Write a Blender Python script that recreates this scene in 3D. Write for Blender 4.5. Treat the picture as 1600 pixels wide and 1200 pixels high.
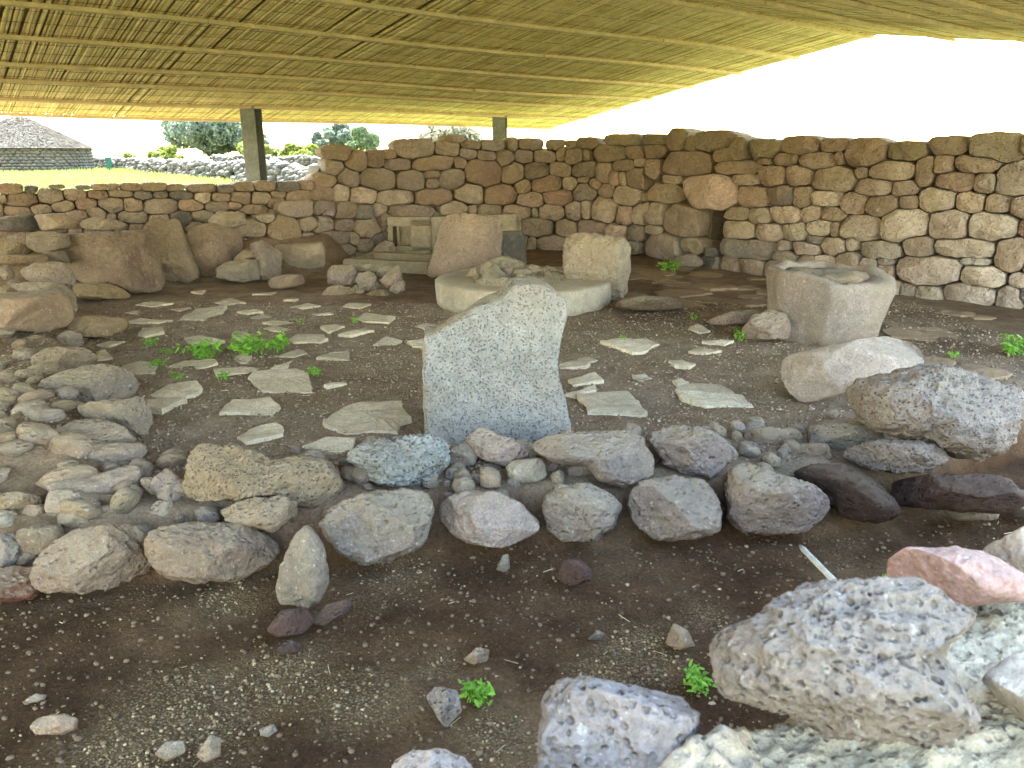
import bpy, bmesh, math, random
import numpy as np
from mathutils import Vector, Matrix
random.seed(7)
RNG = np.random.default_rng(11)
R = math.radians
for o in list(bpy.data.objects):
    bpy.data.objects.remove(o)
SC = bpy.context.scene
COL = SC.collection

# ------------------------------------------------------------------ camera, sky, sun, exposure
EYE = 1.5
PITCH = R(16.7)
FPX = 1204.0
cam_d = bpy.data.cameras.new('camera')
cam = bpy.data.objects.new('camera', cam_d)
COL.objects.link(cam)
cam.location = (0, 0, EYE)
cam.rotation_euler = (R(90) - PITCH, 0, 0)
cam_d.sensor_width = 36
cam_d.lens = 36 * FPX / 1600
cam_d.clip_start = 0.05
cam_d.clip_end = 3000
cam_d.dof.use_dof = True
cam_d.dof.focus_distance = 4.6
cam_d.dof.aperture_fstop = 8
SC.camera = cam

SUN_EL = R(50)
SUN_AZ = R(-32)          # compass bearing from +Y, clockwise: the sun stands beyond the field, left of centre
world = bpy.data.worlds.new('World')
SC.world = world
world.use_nodes = True
wn = world.node_tree.nodes
wl = world.node_tree.links
bg = wn['Background']
sky = wn.new('ShaderNodeTexSky')
sky.sky_type = 'NISHITA'
sky.sun_disc = False
sky.sun_elevation = SUN_EL
sky.sun_rotation = SUN_AZ
sky.dust_density = 1.0
sky.air_density = 1.95
sky.ozone_density = 1.0
wl.new(sky.outputs[0], bg.inputs[0])
bg.inputs[1].default_value = 0.15
sun_d = bpy.data.lights.new('sun', 'SUN')
sun_d.energy = 3.6
sun_d.angle = R(0.5)
sun_d.color = (1.0, 0.95, 0.86)
sun = bpy.data.objects.new('sun', sun_d)
COL.objects.link(sun)
sdir = Vector((math.sin(SUN_AZ) * math.cos(SUN_EL), math.cos(SUN_AZ) * math.cos(SUN_EL), math.sin(SUN_EL)))
sun.rotation_euler = sdir.to_track_quat('Z', 'Y').to_euler()
vs = SC.view_settings
vs.view_transform = 'Standard'
vs.look = 'None'
vs.gamma = 1
vs.use_curve_mapping = False
vs.exposure = 3.8
SC.render.engine = 'CYCLES'
cy = SC.cycles
cy.use_denoising = True
cy.max_bounces = 8
cy.diffuse_bounces = 5
cy.glossy_bounces = 2
cy.transmission_bounces = 2
cy.sample_clamp_indirect = 6

# ------------------------------------------------------------------ small maths
CS, SN = math.cos(PITCH), math.sin(PITCH)
def ray(px, py):
    x = (px - 800) / FPX
    u = (600 - py) / FPX
    return np.array([x, CS + u * SN, -SN + u * CS])
def G(px, py, z=0.0):
    r = ray(px, py)
    return np.array([0, 0, EYE]) + r * ((z - EYE) / r[2])
def at(px, py, y):
    r = ray(px, py)
    return np.array([0, 0, EYE]) + r * (y / r[1])
def Z(scale, ox, oy, pts):
    return [(ox + a / scale, oy + b / scale) for a, b in pts]
def sstep(a, b, x):
    t = np.clip((x - a) / (b - a), 0, 1)
    return t * t * (3 - 2 * t)

_h = np.random.default_rng(3).random(8192)
def _hash(ix, iy, iz):
    return _h[(ix * 73856093 ^ iy * 19349663 ^ iz * 83492791) & 8191]
def vnoise(p):
    p = np.asarray(p, float)
    i = np.floor(p).astype(np.int64)
    f = p - i
    f = f * f * (3 - 2 * f)
    x, y, z = i[:, 0], i[:, 1], i[:, 2]
    fx, fy, fz = f[:, 0], f[:, 1], f[:, 2]
    def L(a, b, t): return a + (b - a) * t
    c00 = L(_hash(x, y, z), _hash(x + 1, y, z), fx)
    c10 = L(_hash(x, y + 1, z), _hash(x + 1, y + 1, z), fx)
    c01 = L(_hash(x, y, z + 1), _hash(x + 1, y, z + 1), fx)
    c11 = L(_hash(x, y + 1, z + 1), _hash(x + 1, y + 1, z + 1), fx)
    return L(L(c00, c10, fy), L(c01, c11, fy), fz) * 2 - 1
def fbm(p, octv=4, gain=0.5):
    p = np.asarray(p, float)
    s = 0; a = 1; t = 0
    for k in range(octv):
        s = s + a * vnoise(p + 17.3 * k); t += a
        a *= gain; p = p * 2.03
    return s / t
def voro(p):
    """distance to the nearest jittered cell point and that cell's random value"""
    p = np.asarray(p, float)
    i = np.floor(p).astype(np.int64)
    best = np.full(len(p), 9.0); val = np.zeros(len(p))
    for dx in (-1, 0, 1):
        for dy in (-1, 0, 1):
            for dz in (-1, 0, 1):
                c = i + np.array([dx, dy, dz])
                q = c + np.stack([_hash(c[:, 0], c[:, 1], c[:, 2]), _hash(c[:, 0] + 91, c[:, 1], c[:, 2]), _hash(c[:, 0], c[:, 1] + 57, c[:, 2])], 1)
                d = np.linalg.norm(p - q, axis=1)
                m = d < best
                best[m] = d[m]
                val[m] = _hash(c[:, 0], c[:, 1], c[:, 2] + 131)[m]
    return best, val

# ------------------------------------------------------------------ mesh helpers
def mesh_np(name, V, F, smooth=False):
    """V (n,3), F (m,k) with one polygon size k"""
    V = np.asarray(V, np.float32); F = np.asarray(F, np.int32)
    me = bpy.data.meshes.new(name)
    k = F.shape[1]
    me.vertices.add(len(V)); me.vertices.foreach_set('co', V.ravel())
    me.loops.add(F.size); me.loops.foreach_set('vertex_index', F.ravel())
    me.polygons.add(len(F))
    me.polygons.foreach_set('loop_start', np.arange(0, F.size, k, dtype=np.int32))
    me.polygons.foreach_set('loop_total', np.full(len(F), k, np.int32))
    if smooth:
        me.polygons.foreach_set('use_smooth', np.ones(len(F), bool))
    me.update(calc_edges=True)
    me.validate()
    return me
def mesh_py(name, V, F, smooth=False):
    me = bpy.data.meshes.new(name)
    me.from_pydata([tuple(map(float, v)) for v in V], [], F)
    if smooth:
        for p in me.polygons: p.use_smooth = True
    me.update()
    return me
def obj(name, me, mat=None, parent=None, color=None, loc=None):
    o = bpy.data.objects.new(name, me)
    COL.objects.link(o)
    if mat is not None and me is not None and not me.materials:
        me.materials.append(mat)
    if color is not None:
        o.color = (*color, 1)
    if loc is not None:
        o.location = loc
    if parent is not None:
        o.parent = parent
        o.matrix_parent_inverse = Matrix.Translation(parent.location).inverted()
    return o
def tag(o, label=None, cat=None, group=None, kind=None):
    if label: o['label'] = label
    if cat: o['category'] = cat
    if group: o['group'] = group
    if kind: o['kind'] = kind
    return o
def empty(name, loc=(0, 0, 0)):
    o = bpy.data.objects.new(name, None)
    COL.objects.link(o)
    o.location = loc
    o.empty_display_size = 0.2
    return o
def box_vf(x0, x1, y0, y1, z0, z1):
    V = [(x0, y0, z0), (x1, y0, z0), (x1, y1, z0), (x0, y1, z0), (x0, y0, z1), (x1, y0, z1), (x1, y1, z1), (x0, y1, z1)]
    F = [(0, 3, 2, 1), (4, 5, 6, 7), (0, 1, 5, 4), (1, 2, 6, 5), (2, 3, 7, 6), (3, 0, 4, 7)]
    return V, F
def bevel_mesh(me, w, seg=2):
    bm = bmesh.new(); bm.from_mesh(me)
    bmesh.ops.bevel(bm, geom=bm.edges[:], offset=w, segments=seg, affect='EDGES', profile=0.6)
    bm.to_mesh(me); bm.free()
_ico = {}
def ico(level):
    if level not in _ico:
        bm = bmesh.new()
        bmesh.ops.create_icosphere(bm, subdivisions=level, radius=1)
        V = np.array([v.co[:] for v in bm.verts]); F = np.array([[v.index for v in f.verts] for f in bm.faces])
        bm.free()
        _ico[level] = (V, F)
    return _ico[level]

# ------------------------------------------------------------------ materials
def new_mat(name):
    m = bpy.data.materials.new(name)
    m.use_nodes = True
    nt = m.node_tree
    b = nt.nodes['Principled BSDF']
    b.inputs['Roughness'].default_value = 0.92
    b.inputs['Specular IOR Level'].default_value = 0.25
    return m, nt, b
def N(nt, kind, **kw):
    n = nt.nodes.new(kind)
    for k, v in kw.items():
        if k.startswith('i_'):
            n.inputs[k[2:].replace('_', ' ')].default_value = v
        else:
            setattr(n, k, v)
    return n
def noise(nt, vec, scale, detail=4, rough=0.55):
    n = N(nt, 'ShaderNodeTexNoise')
    n.inputs['Scale'].default_value = scale
    n.inputs['Detail'].default_value = detail
    n.inputs['Roughness'].default_value = rough
    nt.links.new(vec, n.inputs['Vector'])
    return n.outputs['Fac']
def ramp(nt, fac, stops):
    r = N(nt, 'ShaderNodeValToRGB')
    el = r.color_ramp.elements
    while len(el) < len(stops): el.new(0.5)
    for e, (p, c) in zip(el, stops):
        e.position = p
        e.color = (*c, 1) if not np.isscalar(c) else (c, c, c, 1)
    nt.links.new(fac, r.inputs[0])
    return r.outputs[0]
def mix(nt, fac, a, b, mode='MIX'):
    m = N(nt, 'ShaderNodeMix', data_type='RGBA', blend_type=mode)
    for s, v in (('Factor', fac), ('A', a), ('B', b)):
        sock = [q for q in m.inputs if q.name == s and q.enabled][0] if s != 'Factor' else m.inputs[0]
        if s == 'A': sock = m.inputs[6]
        if s == 'B': sock = m.inputs[7]
        if hasattr(v, 'is_linked') or hasattr(v, 'links'):
            nt.links.new(v, sock)
        elif np.isscalar(v):
            sock.default_value = v if s == 'Factor' else (v, v, v, 1)
        else:
            sock.default_value = (*v, 1)
    return m.outputs[2]
def math_n(nt, op, a, b=0.0):
    m = N(nt, 'ShaderNodeMath', operation=op)
    for i, v in enumerate((a, b)):
        if hasattr(v, 'links'): nt.links.new(v, m.inputs[i])
        else: m.inputs[i].default_value = v
    return m.outputs[0]
def bump(nt, b, h, strength, dist):
    n = N(nt, 'ShaderNodeBump')
    n.inputs['Strength'].default_value = strength
    n.inputs['Distance'].default_value = dist
    nt.links.new(h, n.inputs['Height'])
    nt.links.new(n.outputs[0], b.inputs['Normal'])
def coords(nt, use_random=True, space='Object'):
    tc = N(nt, 'ShaderNodeTexCoord')
    if not use_random: return tc.outputs[space]
    oi = N(nt, 'ShaderNodeObjectInfo')
    mul = math_n(nt, 'MULTIPLY', oi.outputs['Random'], 71.0)
    va = N(nt, 'ShaderNodeVectorMath', operation='ADD')
    nt.links.new(tc.outputs[space], va.inputs[0]); nt.links.new(mul, va.inputs[1])
    return va.outputs[0]

def rock_mat(name, pit=0.0, pit_scale=38.0, bump_d=0.012, dirt=0.55, dirt_col=(0.31, 0.235, 0.155), speck=0.5, fixed=None, top_light=0.5, fc=(0.62, 1.28)):
    m, nt, b = new_mat(name)
    v = coords(nt)
    if fixed is None:
        oi = N(nt, 'ShaderNodeObjectInfo'); base = oi.outputs['Color']
    else:
        rgb = N(nt, 'ShaderNodeRGB'); rgb.outputs[0].default_value = (*fixed, 1); base = rgb.outputs[0]
    big = noise(nt, v, 3.2, 5, 0.6)
    mid = noise(nt, v, 17, 6, 0.7)
    fine = noise(nt, v, 85, 5, 0.7)
    c = mix(nt, 1.0, base, ramp(nt, big, [(0.28, 0.72), (0.72, 1.24)]), 'MULTIPLY')
    c = mix(nt, 1.0, c, ramp(nt, mid, [(0.3, 0.74), (0.7, 1.22)]), 'MULTIPLY')
    c = mix(nt, 1.0, c, ramp(nt, fine, [(0.32, fc[0]), (0.68, fc[1])]), 'MULTIPLY')
    c = mix(nt, ramp(nt, noise(nt, v, 1.4, 4, 0.6), [(0.45, 0.0), (0.62, dirt * 0.6)]), c, (0.29, 0.212, 0.178))
    d = ramp(nt, noise(nt, v, 2.1, 6, 0.65), [(0.42, 0.0), (0.66, dirt)])
    c = mix(nt, d, c, dirt_col)
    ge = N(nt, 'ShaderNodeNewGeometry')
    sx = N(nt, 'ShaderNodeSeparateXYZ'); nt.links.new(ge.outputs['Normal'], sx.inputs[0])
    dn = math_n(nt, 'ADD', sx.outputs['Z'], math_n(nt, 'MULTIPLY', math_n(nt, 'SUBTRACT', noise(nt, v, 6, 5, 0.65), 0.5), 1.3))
    c = mix(nt, ramp(nt, dn, [(0.45, 0.0), (1.0, top_light)]), c, (0.42, 0.345, 0.255))  # upward faces painted paler tan, standing in for light from above
    if speck:
        s = ramp(nt, noise(nt, v, 42, 2, 0.5), [(0.66, 0.0), (0.74, speck)])
        c = mix(nt, s, c, (0.52, 0.49, 0.44))
        s2 = ramp(nt, noise(nt, v, 120, 1, 0.5), [(0.7, 0.0), (0.78, speck)])
        c = mix(nt, s2, c, (0.62, 0.60, 0.56))
    nt.links.new(c, b.inputs['Base Color'])
    h = math_n(nt, 'MULTIPLY', mid, 0.9)
    h = math_n(nt, 'ADD', h, math_n(nt, 'MULTIPLY', fine, 0.45))
    if pit:
        w = N(nt, 'ShaderNodeTexVoronoi'); w.inputs['Scale'].default_value = pit_scale
        nt.links.new(v, w.inputs['Vector'])
        hole = ramp(nt, w.outputs['Distance'], [(0.05, 0.0), (0.36, 1.0)])
        h = math_n(nt, 'ADD', h, math_n(nt, 'MULTIPLY', hole, pit))
    bump(nt, b, h, 1.0, bump_d * 1.4)
    return m
M = {}
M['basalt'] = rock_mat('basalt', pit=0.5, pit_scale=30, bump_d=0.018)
M['vesicular'] = rock_mat('vesicular_basalt', pit=0.9, pit_scale=55, dirt=0.2, speck=0.35, top_light=0.12)
M['slab'] = rock_mat('granular_grey_stone', pit=0.8, pit_scale=70, bump_d=0.011, dirt=0.25, speck=0.05, top_light=0.3, fc=(0.8, 1.15))
M['smooth_stone'] = rock_mat('smooth_stone', pit=0.25, pit_scale=40, bump_d=0.009, dirt=0.35, top_light=0.3)
M['pink_stone'] = rock_mat('pink_stone', pit=0.1, pit_scale=40, bump_d=0.008, dirt=0.15, speck=0.3, top_light=0.1)
M['dark_basalt'] = rock_mat('dark_red_basalt', pit=0.5, pit_scale=35, bump_d=0.018, dirt=0.06, speck=0.1, top_light=0.12)
M['slate'] = rock_mat('slate_flag', pit=0.0, bump_d=0.006, dirt=0.5, speck=0.2, top_light=0.04, dirt_col=(0.27, 0.19, 0.12))
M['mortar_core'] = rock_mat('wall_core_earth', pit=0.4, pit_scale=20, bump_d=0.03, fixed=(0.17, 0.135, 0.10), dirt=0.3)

def soil_mat():
    m, nt, b = new_mat('soil')
    v = coords(nt, False)
    big = noise(nt, v, 0.9, 5, 0.6)
    mid = noise(nt, v, 5, 6, 0.65)
    fine = noise(nt, v, 60, 6, 0.75)
    fl = N(nt, 'ShaderNodeAttribute', attribute_name='dusty', attribute_type='GEOMETRY').outputs['Fac']
    gp_ = N(nt, 'ShaderNodeAttribute', attribute_name='grit', attribute_type='GEOMETRY').outputs['Fac']
    c = ramp(nt, big, [(0.32, (0.066, 0.032, 0.016)), (0.5, (0.122, 0.068, 0.037)), (0.66, (0.215, 0.135, 0.078))])
    c2 = ramp(nt, big, [(0.3, (0.20, 0.13, 0.085)), (0.5, (0.29, 0.21, 0.15)), (0.7, (0.37, 0.29, 0.22))])
    c = mix(nt, fl, c, c2)
    c = mix(nt, math_n(nt, 'MULTIPLY', gp_, 0.9), c, (0.25, 0.175, 0.098))
    c = mix(nt, 1.0, c, ramp(nt, mid, [(0.3, 0.68), (0.7, 1.3)]), 'MULTIPLY')
    c = mix(nt, 1.0, c, ramp(nt, fine, [(0.32, 0.66), (0.68, 1.36)]), 'MULTIPLY')
    # patches of pale grit lying on the earth
    w = N(nt, 'ShaderNodeTexVoronoi'); w.inputs['Scale'].default_value = 85
    nt.links.new(v, w.inputs['Vector'])
    grain = ramp(nt, w.outputs['Distance'], [(0.28, 1.0), (0.5, 0.0)])
    patch = ramp(nt, math_n(nt, 'ADD', gp_, math_n(nt, 'MULTIPLY', noise(nt, v, 2.5, 5, 0.6), 0.8)), [(0.42, 0.0), (0.8, 0.9)])
    g = math_n(nt, 'MULTIPLY', grain, patch)
    gc = mix(nt, 0.95, w.outputs['Color'], (0.36, 0.265, 0.15))
    c = mix(nt, g, c, gc)
    # green field away from the ruin (world distance)
    fld = N(nt, 'ShaderNodeAttribute', attribute_name='field', attribute_type='GEOMETRY').outputs['Fac']
    gr = ramp(nt, noise(nt, v, 0.6, 5, 0.7), [(0.3, (0.10, 0.13, 0.03)), (0.55, (0.16, 0.175, 0.055)), (0.75, (0.24, 0.21, 0.12))])
    c = mix(nt, fld, c, gr)
    nt.links.new(c, b.inputs['Base Color'])
    h = math_n(nt, 'ADD', math_n(nt, 'MULTIPLY', fine, 0.8), math_n(nt, 'MULTIPLY', g, 0.5))
    h = math_n(nt, 'ADD', h, math_n(nt, 'MULTIPLY', mid, 0.8))
    bump(nt, b, h, 1.0, 0.035)
    b.inputs['Roughness'].default_value = 1.0
    b.inputs['Specular IOR Level'].default_value = 0.1
    return m
M['soil'] = soil_mat()

def plain_mat(name, col, var=0.25, scale=8.0, rough=0.9, bump_d=0.003, objcol=False, spec=0.25):
    m, nt, b = new_mat(name)
    v = coords(nt)
    if objcol:
        oi = N(nt, 'ShaderNodeObjectInfo'); base = oi.outputs['Color']
    else:
        rgb = N(nt, 'ShaderNodeRGB'); rgb.outputs[0].default_value = (*col, 1); base = rgb.outputs[0]
    n1 = noise(nt, v, scale, 5, 0.65)
    n2 = noise(nt, v, scale * 7, 4, 0.7)
    c = mix(nt, 1.0, base, ramp(nt, n1, [(0.3, 1 - var), (0.7, 1 + var)]), 'MULTIPLY')
    c = mix(nt, 1.0, c, ramp(nt, n2, [(0.3, 1 - var * 0.6), (0.7, 1 + var * 0.6)]), 'MULTIPLY')
    nt.links.new(c, b.inputs['Base Color'])
    bump(nt, b, math_n(nt, 'ADD', n1, math_n(nt, 'MULTIPLY', n2, 0.6)), 0.8, bump_d)
    b.inputs['Roughness'].default_value = rough
    b.inputs['Specular IOR Level'].default_value = spec
    return m
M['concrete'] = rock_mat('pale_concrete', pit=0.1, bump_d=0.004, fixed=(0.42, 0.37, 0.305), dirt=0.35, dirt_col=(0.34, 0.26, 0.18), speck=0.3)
M['mortar'] = rock_mat('lime_mortar', pit=0.5, pit_scale=60, bump_d=0.012, fixed=(0.42, 0.345, 0.235), dirt=0.45, dirt_col=(0.33, 0.24, 0.14), speck=0.5, top_light=0.1)

def steel_mat():
    m, nt, b = new_mat('galvanised_steel')
    v = coords(nt, False)
    n1 = noise(nt, v, 3, 6, 0.7)
    c = ramp(nt, n1, [(0.3, (0.10, 0.115, 0.12)), (0.5, (0.17, 0.185, 0.185)), (0.6, (0.21, 0.22, 0.22)), (0.7, (0.20, 0.105, 0.05))])
    c = mix(nt, 1.0, c, ramp(nt, noise(nt, v, 30, 4, 0.7), [(0.3, 0.8), (0.7, 1.2)]), 'MULTIPLY')
    nt.links.new(c, b.inputs['Base Color'])
    b.inputs['Roughness'].default_value = 0.65
    b.inputs['Metallic'].default_value = 0.2
    return m
M['steel'] = steel_mat()

def reed_mat():
    m, nt, b = new_mat('dry_reed')
    at_ = N(nt, 'ShaderNodeAttribute', attribute_name='tone', attribute_type='GEOMETRY')
    v = coords(nt, False)
    c = ramp(nt, at_.outputs['Fac'], [(0.0, (0.48, 0.345, 0.15)), (0.35, (0.80, 0.62, 0.30)), (0.7, (0.88, 0.72, 0.40)), (1.0, (0.92, 0.81, 0.53))])
    c = mix(nt, 1.0, c, ramp(nt, noise(nt, v, 9, 4, 0.7), [(0.3, 0.78), (0.7, 1.18)]), 'MULTIPLY')
    nt.links.new(c, b.inputs['Base Color'])
    b.inputs['Roughness'].default_value = 0.6
    return m
M['reed'] = reed_mat()
M['wood'] = plain_mat('batten_wood', (0.64, 0.49, 0.31), 0.22, 5, 0.8, 0.002)
M['wire'] = plain_mat('binding_wire', (0.12, 0.09, 0.04), 0.2, 5)
M['sheet'] = plain_mat('roof_sheet', (0.30, 0.25, 0.14), 0.2, 3)
M['pipe'] = plain_mat('weathered_white_stick', (0.62, 0.60, 0.55), 0.18, 18, 0.6)
M['gravel'] = plain_mat('gravel_grain', (0.36, 0.29, 0.205), 0.45, 21, 0.95, 0.002)
M['gravel_dark'] = plain_mat('gravel_dark_grain', (0.17, 0.12, 0.08), 0.4, 21, 0.95, 0.002)

def leaf_mat(name, col, var=0.35, trans=0.35):
    m, nt, b = new_mat(name)
    g = N(nt, 'ShaderNodeNewGeometry')
    c = mix(nt, 1.0, col, ramp(nt, g.outputs['Random Per Island'], [(0.0, 1 - var), (1.0, 1 + var)]), 'MULTIPLY')
    nt.links.new(c, b.inputs['Base Color'])
    b.inputs['Roughness'].default_value = 0.6
    t = N(nt, 'ShaderNodeBsdfTranslucent'); nt.links.new(c, t.inputs[0])
    ms = N(nt, 'ShaderNodeMixShader'); ms.inputs[0].default_value = trans
    nt.links.new(b.outputs[0], ms.inputs[1]); nt.links.new(t.outputs[0], ms.inputs[2])
    nt.links.new(ms.outputs[0], nt.nodes['Material Output'].inputs[0])
    return m
M['weed'] = leaf_mat('weed_leaf', (0.21, 0.42, 0.055))
M['tree_dark'] = leaf_mat('holm_oak_leaf', (0.15, 0.18, 0.135), 0.3, 0.4)
M['tree_mid'] = leaf_mat('bright_tree_leaf', (0.14, 0.18, 0.09), 0.35, 0.35)
M['tree_pale'] = leaf_mat('pale_tree_leaf', (0.22, 0.20, 0.14), 0.4, 0.25)
M['bush'] = leaf_mat('bush_leaf', (0.16, 0.18, 0.035), 0.4, 0.3)
M['grass'] = leaf_mat('grass_blade', (0.19, 0.22, 0.055), 0.4, 0.3)
M['straw'] = leaf_mat('thatch_straw', (0.088, 0.078, 0.064), 0.5, 0.0)
_sb = M['straw'].node_tree.nodes['Principled BSDF']; _sb.inputs['Roughness'].default_value = 1.0; _sb.inputs['Specular IOR Level'].default_value = 0.0
M['bark'] = plain_mat('bark', (0.10, 0.075, 0.05), 0.3, 6)

TONE = dict(b=(0.275, 0.218, 0.168), g=(0.255, 0.218, 0.182), d=(0.135, 0.13, 0.125), t=(0.385, 0.325, 0.262), r=(0.225, 0.16, 0.12),
            o=(0.24, 0.21, 0.145), l=(0.40, 0.355, 0.29), m=(0.25, 0.212, 0.205), p=(0.36, 0.215, 0.18), k=(0.085, 0.05, 0.04), e=(0.27, 0.20, 0.13), s=(0.42, 0.37, 0.28),
            u=(0.285, 0.29, 0.30), c=(0.10, 0.115, 0.15))
def tone(k, j=0.1):
    c = TONE[k]; c = (c[0], c[1] * 0.955, c[2] * 0.985)
    f = 0.9 + random.uniform(-j, j)
    return tuple(min(0.8, x * f * (1 + random.uniform(-0.04, 0.04))) for x in c)

# ------------------------------------------------------------------ ground
BA = R(37.5)
BD = np.array([math.cos(BA), math.sin(BA)])       # direction along the roof's eaves
RH = np.array([BD[1], -BD[0]])                    # from the far eave towards the ridge
WALL_R = np.array([(6.9, 5.6), (6.2, 6.4), (5.2, 7.55), (4.3, 8.45), (3.4, 9.5), (2.7, 10.6), (2.0, 11.75), (1.2, 12.5), (0.3, 12.7), (-1.2, 12.05), (-2.9, 11.1)])
WALL_L = np.array([(-2.55, 11.3), (-4.2, 10.3), (-6.0, 9.2), (-8.0, 8.0), (-9.5, 7.1)])
def yf(x):            # front foot of the near kerb
    return np.interp(x, [-6, -1.93, -1.5, -0.42, 0.74, 1.44, 1.89, 2.8, 4.0, 8.0], [2.3, 2.80, 2.85, 3.03, 3.20, 3.26, 3.47, 4.12, 5.0, 6.0])
def xl(y):            # inner edge of the left kerb
    return -1.74 - (y - 3.33) * 0.62
def half(p, a, b):    # signed distance to the left of a -> b
    a = np.array(a); b = np.array(b); d = (b - a) / np.linalg.norm(b - a)
    return (p[..., 0] - a[0]) * -d[1] + (p[..., 1] - a[1]) * d[0]
def gz(x, y, detail=True):
    x = np.asarray(x, float); y = np.asarray(y, float)
    p = np.stack([x, y], -1)
    d = y - yf(x)
    z = -0.225 + 0.225 * sstep(-0.02, 0.18, d) + 0.035 * sstep(0.02, 0.25, d) * (1 - sstep(0.6, 1.1, d)) * (x < 1.6)
    lf = sstep(0.0, 0.35, xl(y) - x) * sstep(0.3, 0.8, d)
    z = z + 0.15 * lf
    bench = sstep(0.1, 0.5, half(p, (-4.81, 8.55), (-3.5, 9.45)) * 1.0) * (1 - sstep(-2.6, -2.2, x)) * (x > -40)
    z = z + (0.42 - z) * bench
    out = -half(p, (6.2, 6.4), (2.0, 11.75))
    out2 = half(p, (-2.9, 11.1), (0.3, 12.7))
    out3 = half(p, (-9.5, 7.1), (-2.55, 11.3))
    f = np.maximum(sstep(0.25, 0.7, out), np.maximum(sstep(0.25, 0.7, out2) , sstep(0.25, 0.7, out3)))
    f = np.where((y > 5.2) , f, 0)
    z = z * (1 - f) + 0.45 * f
    if detail:
        q = np.stack([x, y, 0 * x], -1).reshape(-1, 3)
        n = fbm(q * 1.3, 4).reshape(x.shape) * 0.022 + fbm(q * 6.0, 4, 0.6).reshape(x.shape) * 0.022
        n = n + lf * (fbm(q * 5.0 + 31, 4).reshape(x.shape) * 0.05 + fbm(q * 17.0, 3).reshape(x.shape) * 0.012) * (y < 10)
        far = sstep(14, 60, y)
        n = n * (1 - 0.5 * f) + far * fbm(q * 0.05, 3).reshape(x.shape) * 0.15
        z = z + n
    return z
def graded(lo, hi, c0, c1, s0, g):
    a = list(np.arange(c0, c1, s0)); x = a[-1]
    while x < hi:
        x += s0 + g * (x - c1 + s0); a.append(x)
    x = c0; pre = []
    while x > lo:
        x -= s0 + g * (c0 - x); pre.append(x)
    return np.array(pre[::-1] + a)
gx = graded(-600, 600, -2.6, 2.8, 0.035, 0.045)
gy = graded(-60, 900, 1.2, 5.2, 0.035, 0.04)
X, Y = np.meshgrid(gx, gy)
ZG = gz(X, Y)
nx, ny = len(gx), len(gy)
idx = np.arange(nx * ny).reshape(ny, nx)
GF = np.stack([idx[:-1, :-1], idx[:-1, 1:], idx[1:, 1:], idx[1:, :-1]], -1).reshape(-1, 4)
ground = obj('ground', mesh_np('ground', np.stack([X, Y, ZG], -1).reshape(-1, 3), GF, True), M['soil'])
def grit(x, y):
    g = np.zeros_like(x)
    for px, py, r, a in ((300, 1110, 0.22, 0.55), (200, 1180, 0.18, 0.6), (430, 1060, 0.16, 0.5), (560, 1090, 0.14, 0.4), (1000, 1020, 0.13, 0.6), (930, 1060, 0.1, 0.5), (780, 1150, 0.13, 0.5), (690, 1040, 0.08, 0.4), (350, 935, 0.14, 0.3), (620, 900, 0.2, 0.25), (1100, 960, 0.1, 0.35)):
        q = G(px, py, -0.22)
        g = np.maximum(g, a * np.exp(-((x - q[0]) ** 2 + (y - q[1]) ** 2 * 0.8) / r ** 2))
    for px, py, rx, ry, a in ((1080, 515, 0.9, 0.35, 0.5), (900, 530, 0.6, 0.4, 0.35), (1150, 640, 0.7, 0.4, 0.3), (430, 445, 0.5, 0.3, 0.5), (600, 560, 0.5, 0.6, 0.2)):
        q = G(px, py, 0)
        g = np.maximum(g, a * np.exp(-((x - q[0]) / rx) ** 2 - ((y - q[1]) / ry) ** 2))
    return g
XA, YA = X.ravel(), Y.ravel()
dus = sstep(0.0, 0.22, YA - yf(XA)) * (0.55 + 0.45 * (1 - sstep(6.5, 9.5, YA + 0.9 * XA)))
_p0 = at(390, 163, 11.0)[:2]
_s = (XA - _p0[0]) * RH[0] + (YA - _p0[1]) * RH[1]; _b = (XA - _p0[0]) * BD[0] + (YA - _p0[1]) * BD[1]
fieldness = np.maximum.reduce([sstep(0.36, 0.42, gz(XA, YA, False)) * (1 - (_s > 0.6) * (_s < 9) * (_b < 2) * (_b > -9)), sstep(12.0, 14.0, _s), sstep(7.5, 9.0, _b), sstep(-10.5, -12.0, _b)])
for nm, val in (('dusty', dus), ('grit', grit(XA, YA)), ('field', fieldness)):
    at_ = ground.data.attributes.new(nm, 'FLOAT', 'POINT'); at_.data.foreach_set('value', val.astype(np.float32))
tag(ground, 'brown earth floor of the ruin with scattered pale slate flags', kind='structure')
def gzp(x, y):
    return float(gz(np.array([x]), np.array([y]))[0])

# ------------------------------------------------------------------ stones laid in a wall, from face outlines
def curve_dense(pts, n=400):
    p = pts
    for _ in range(2):
        q = [p[0]]
        for a, b in zip(p[:-1], p[1:]):
            q += [0.75 * a + 0.25 * b, 0.25 * a + 0.75 * b]
        q.append(p[-1]); p = np.array(q)
    L = np.r_[0, np.cumsum(np.linalg.norm(np.diff(p, axis=0), axis=1))]
    u = np.linspace(0, L[-1], n)
    return u, np.stack([np.interp(u, L, p[:, 0]), np.interp(u, L, p[:, 1])], 1)

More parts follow.
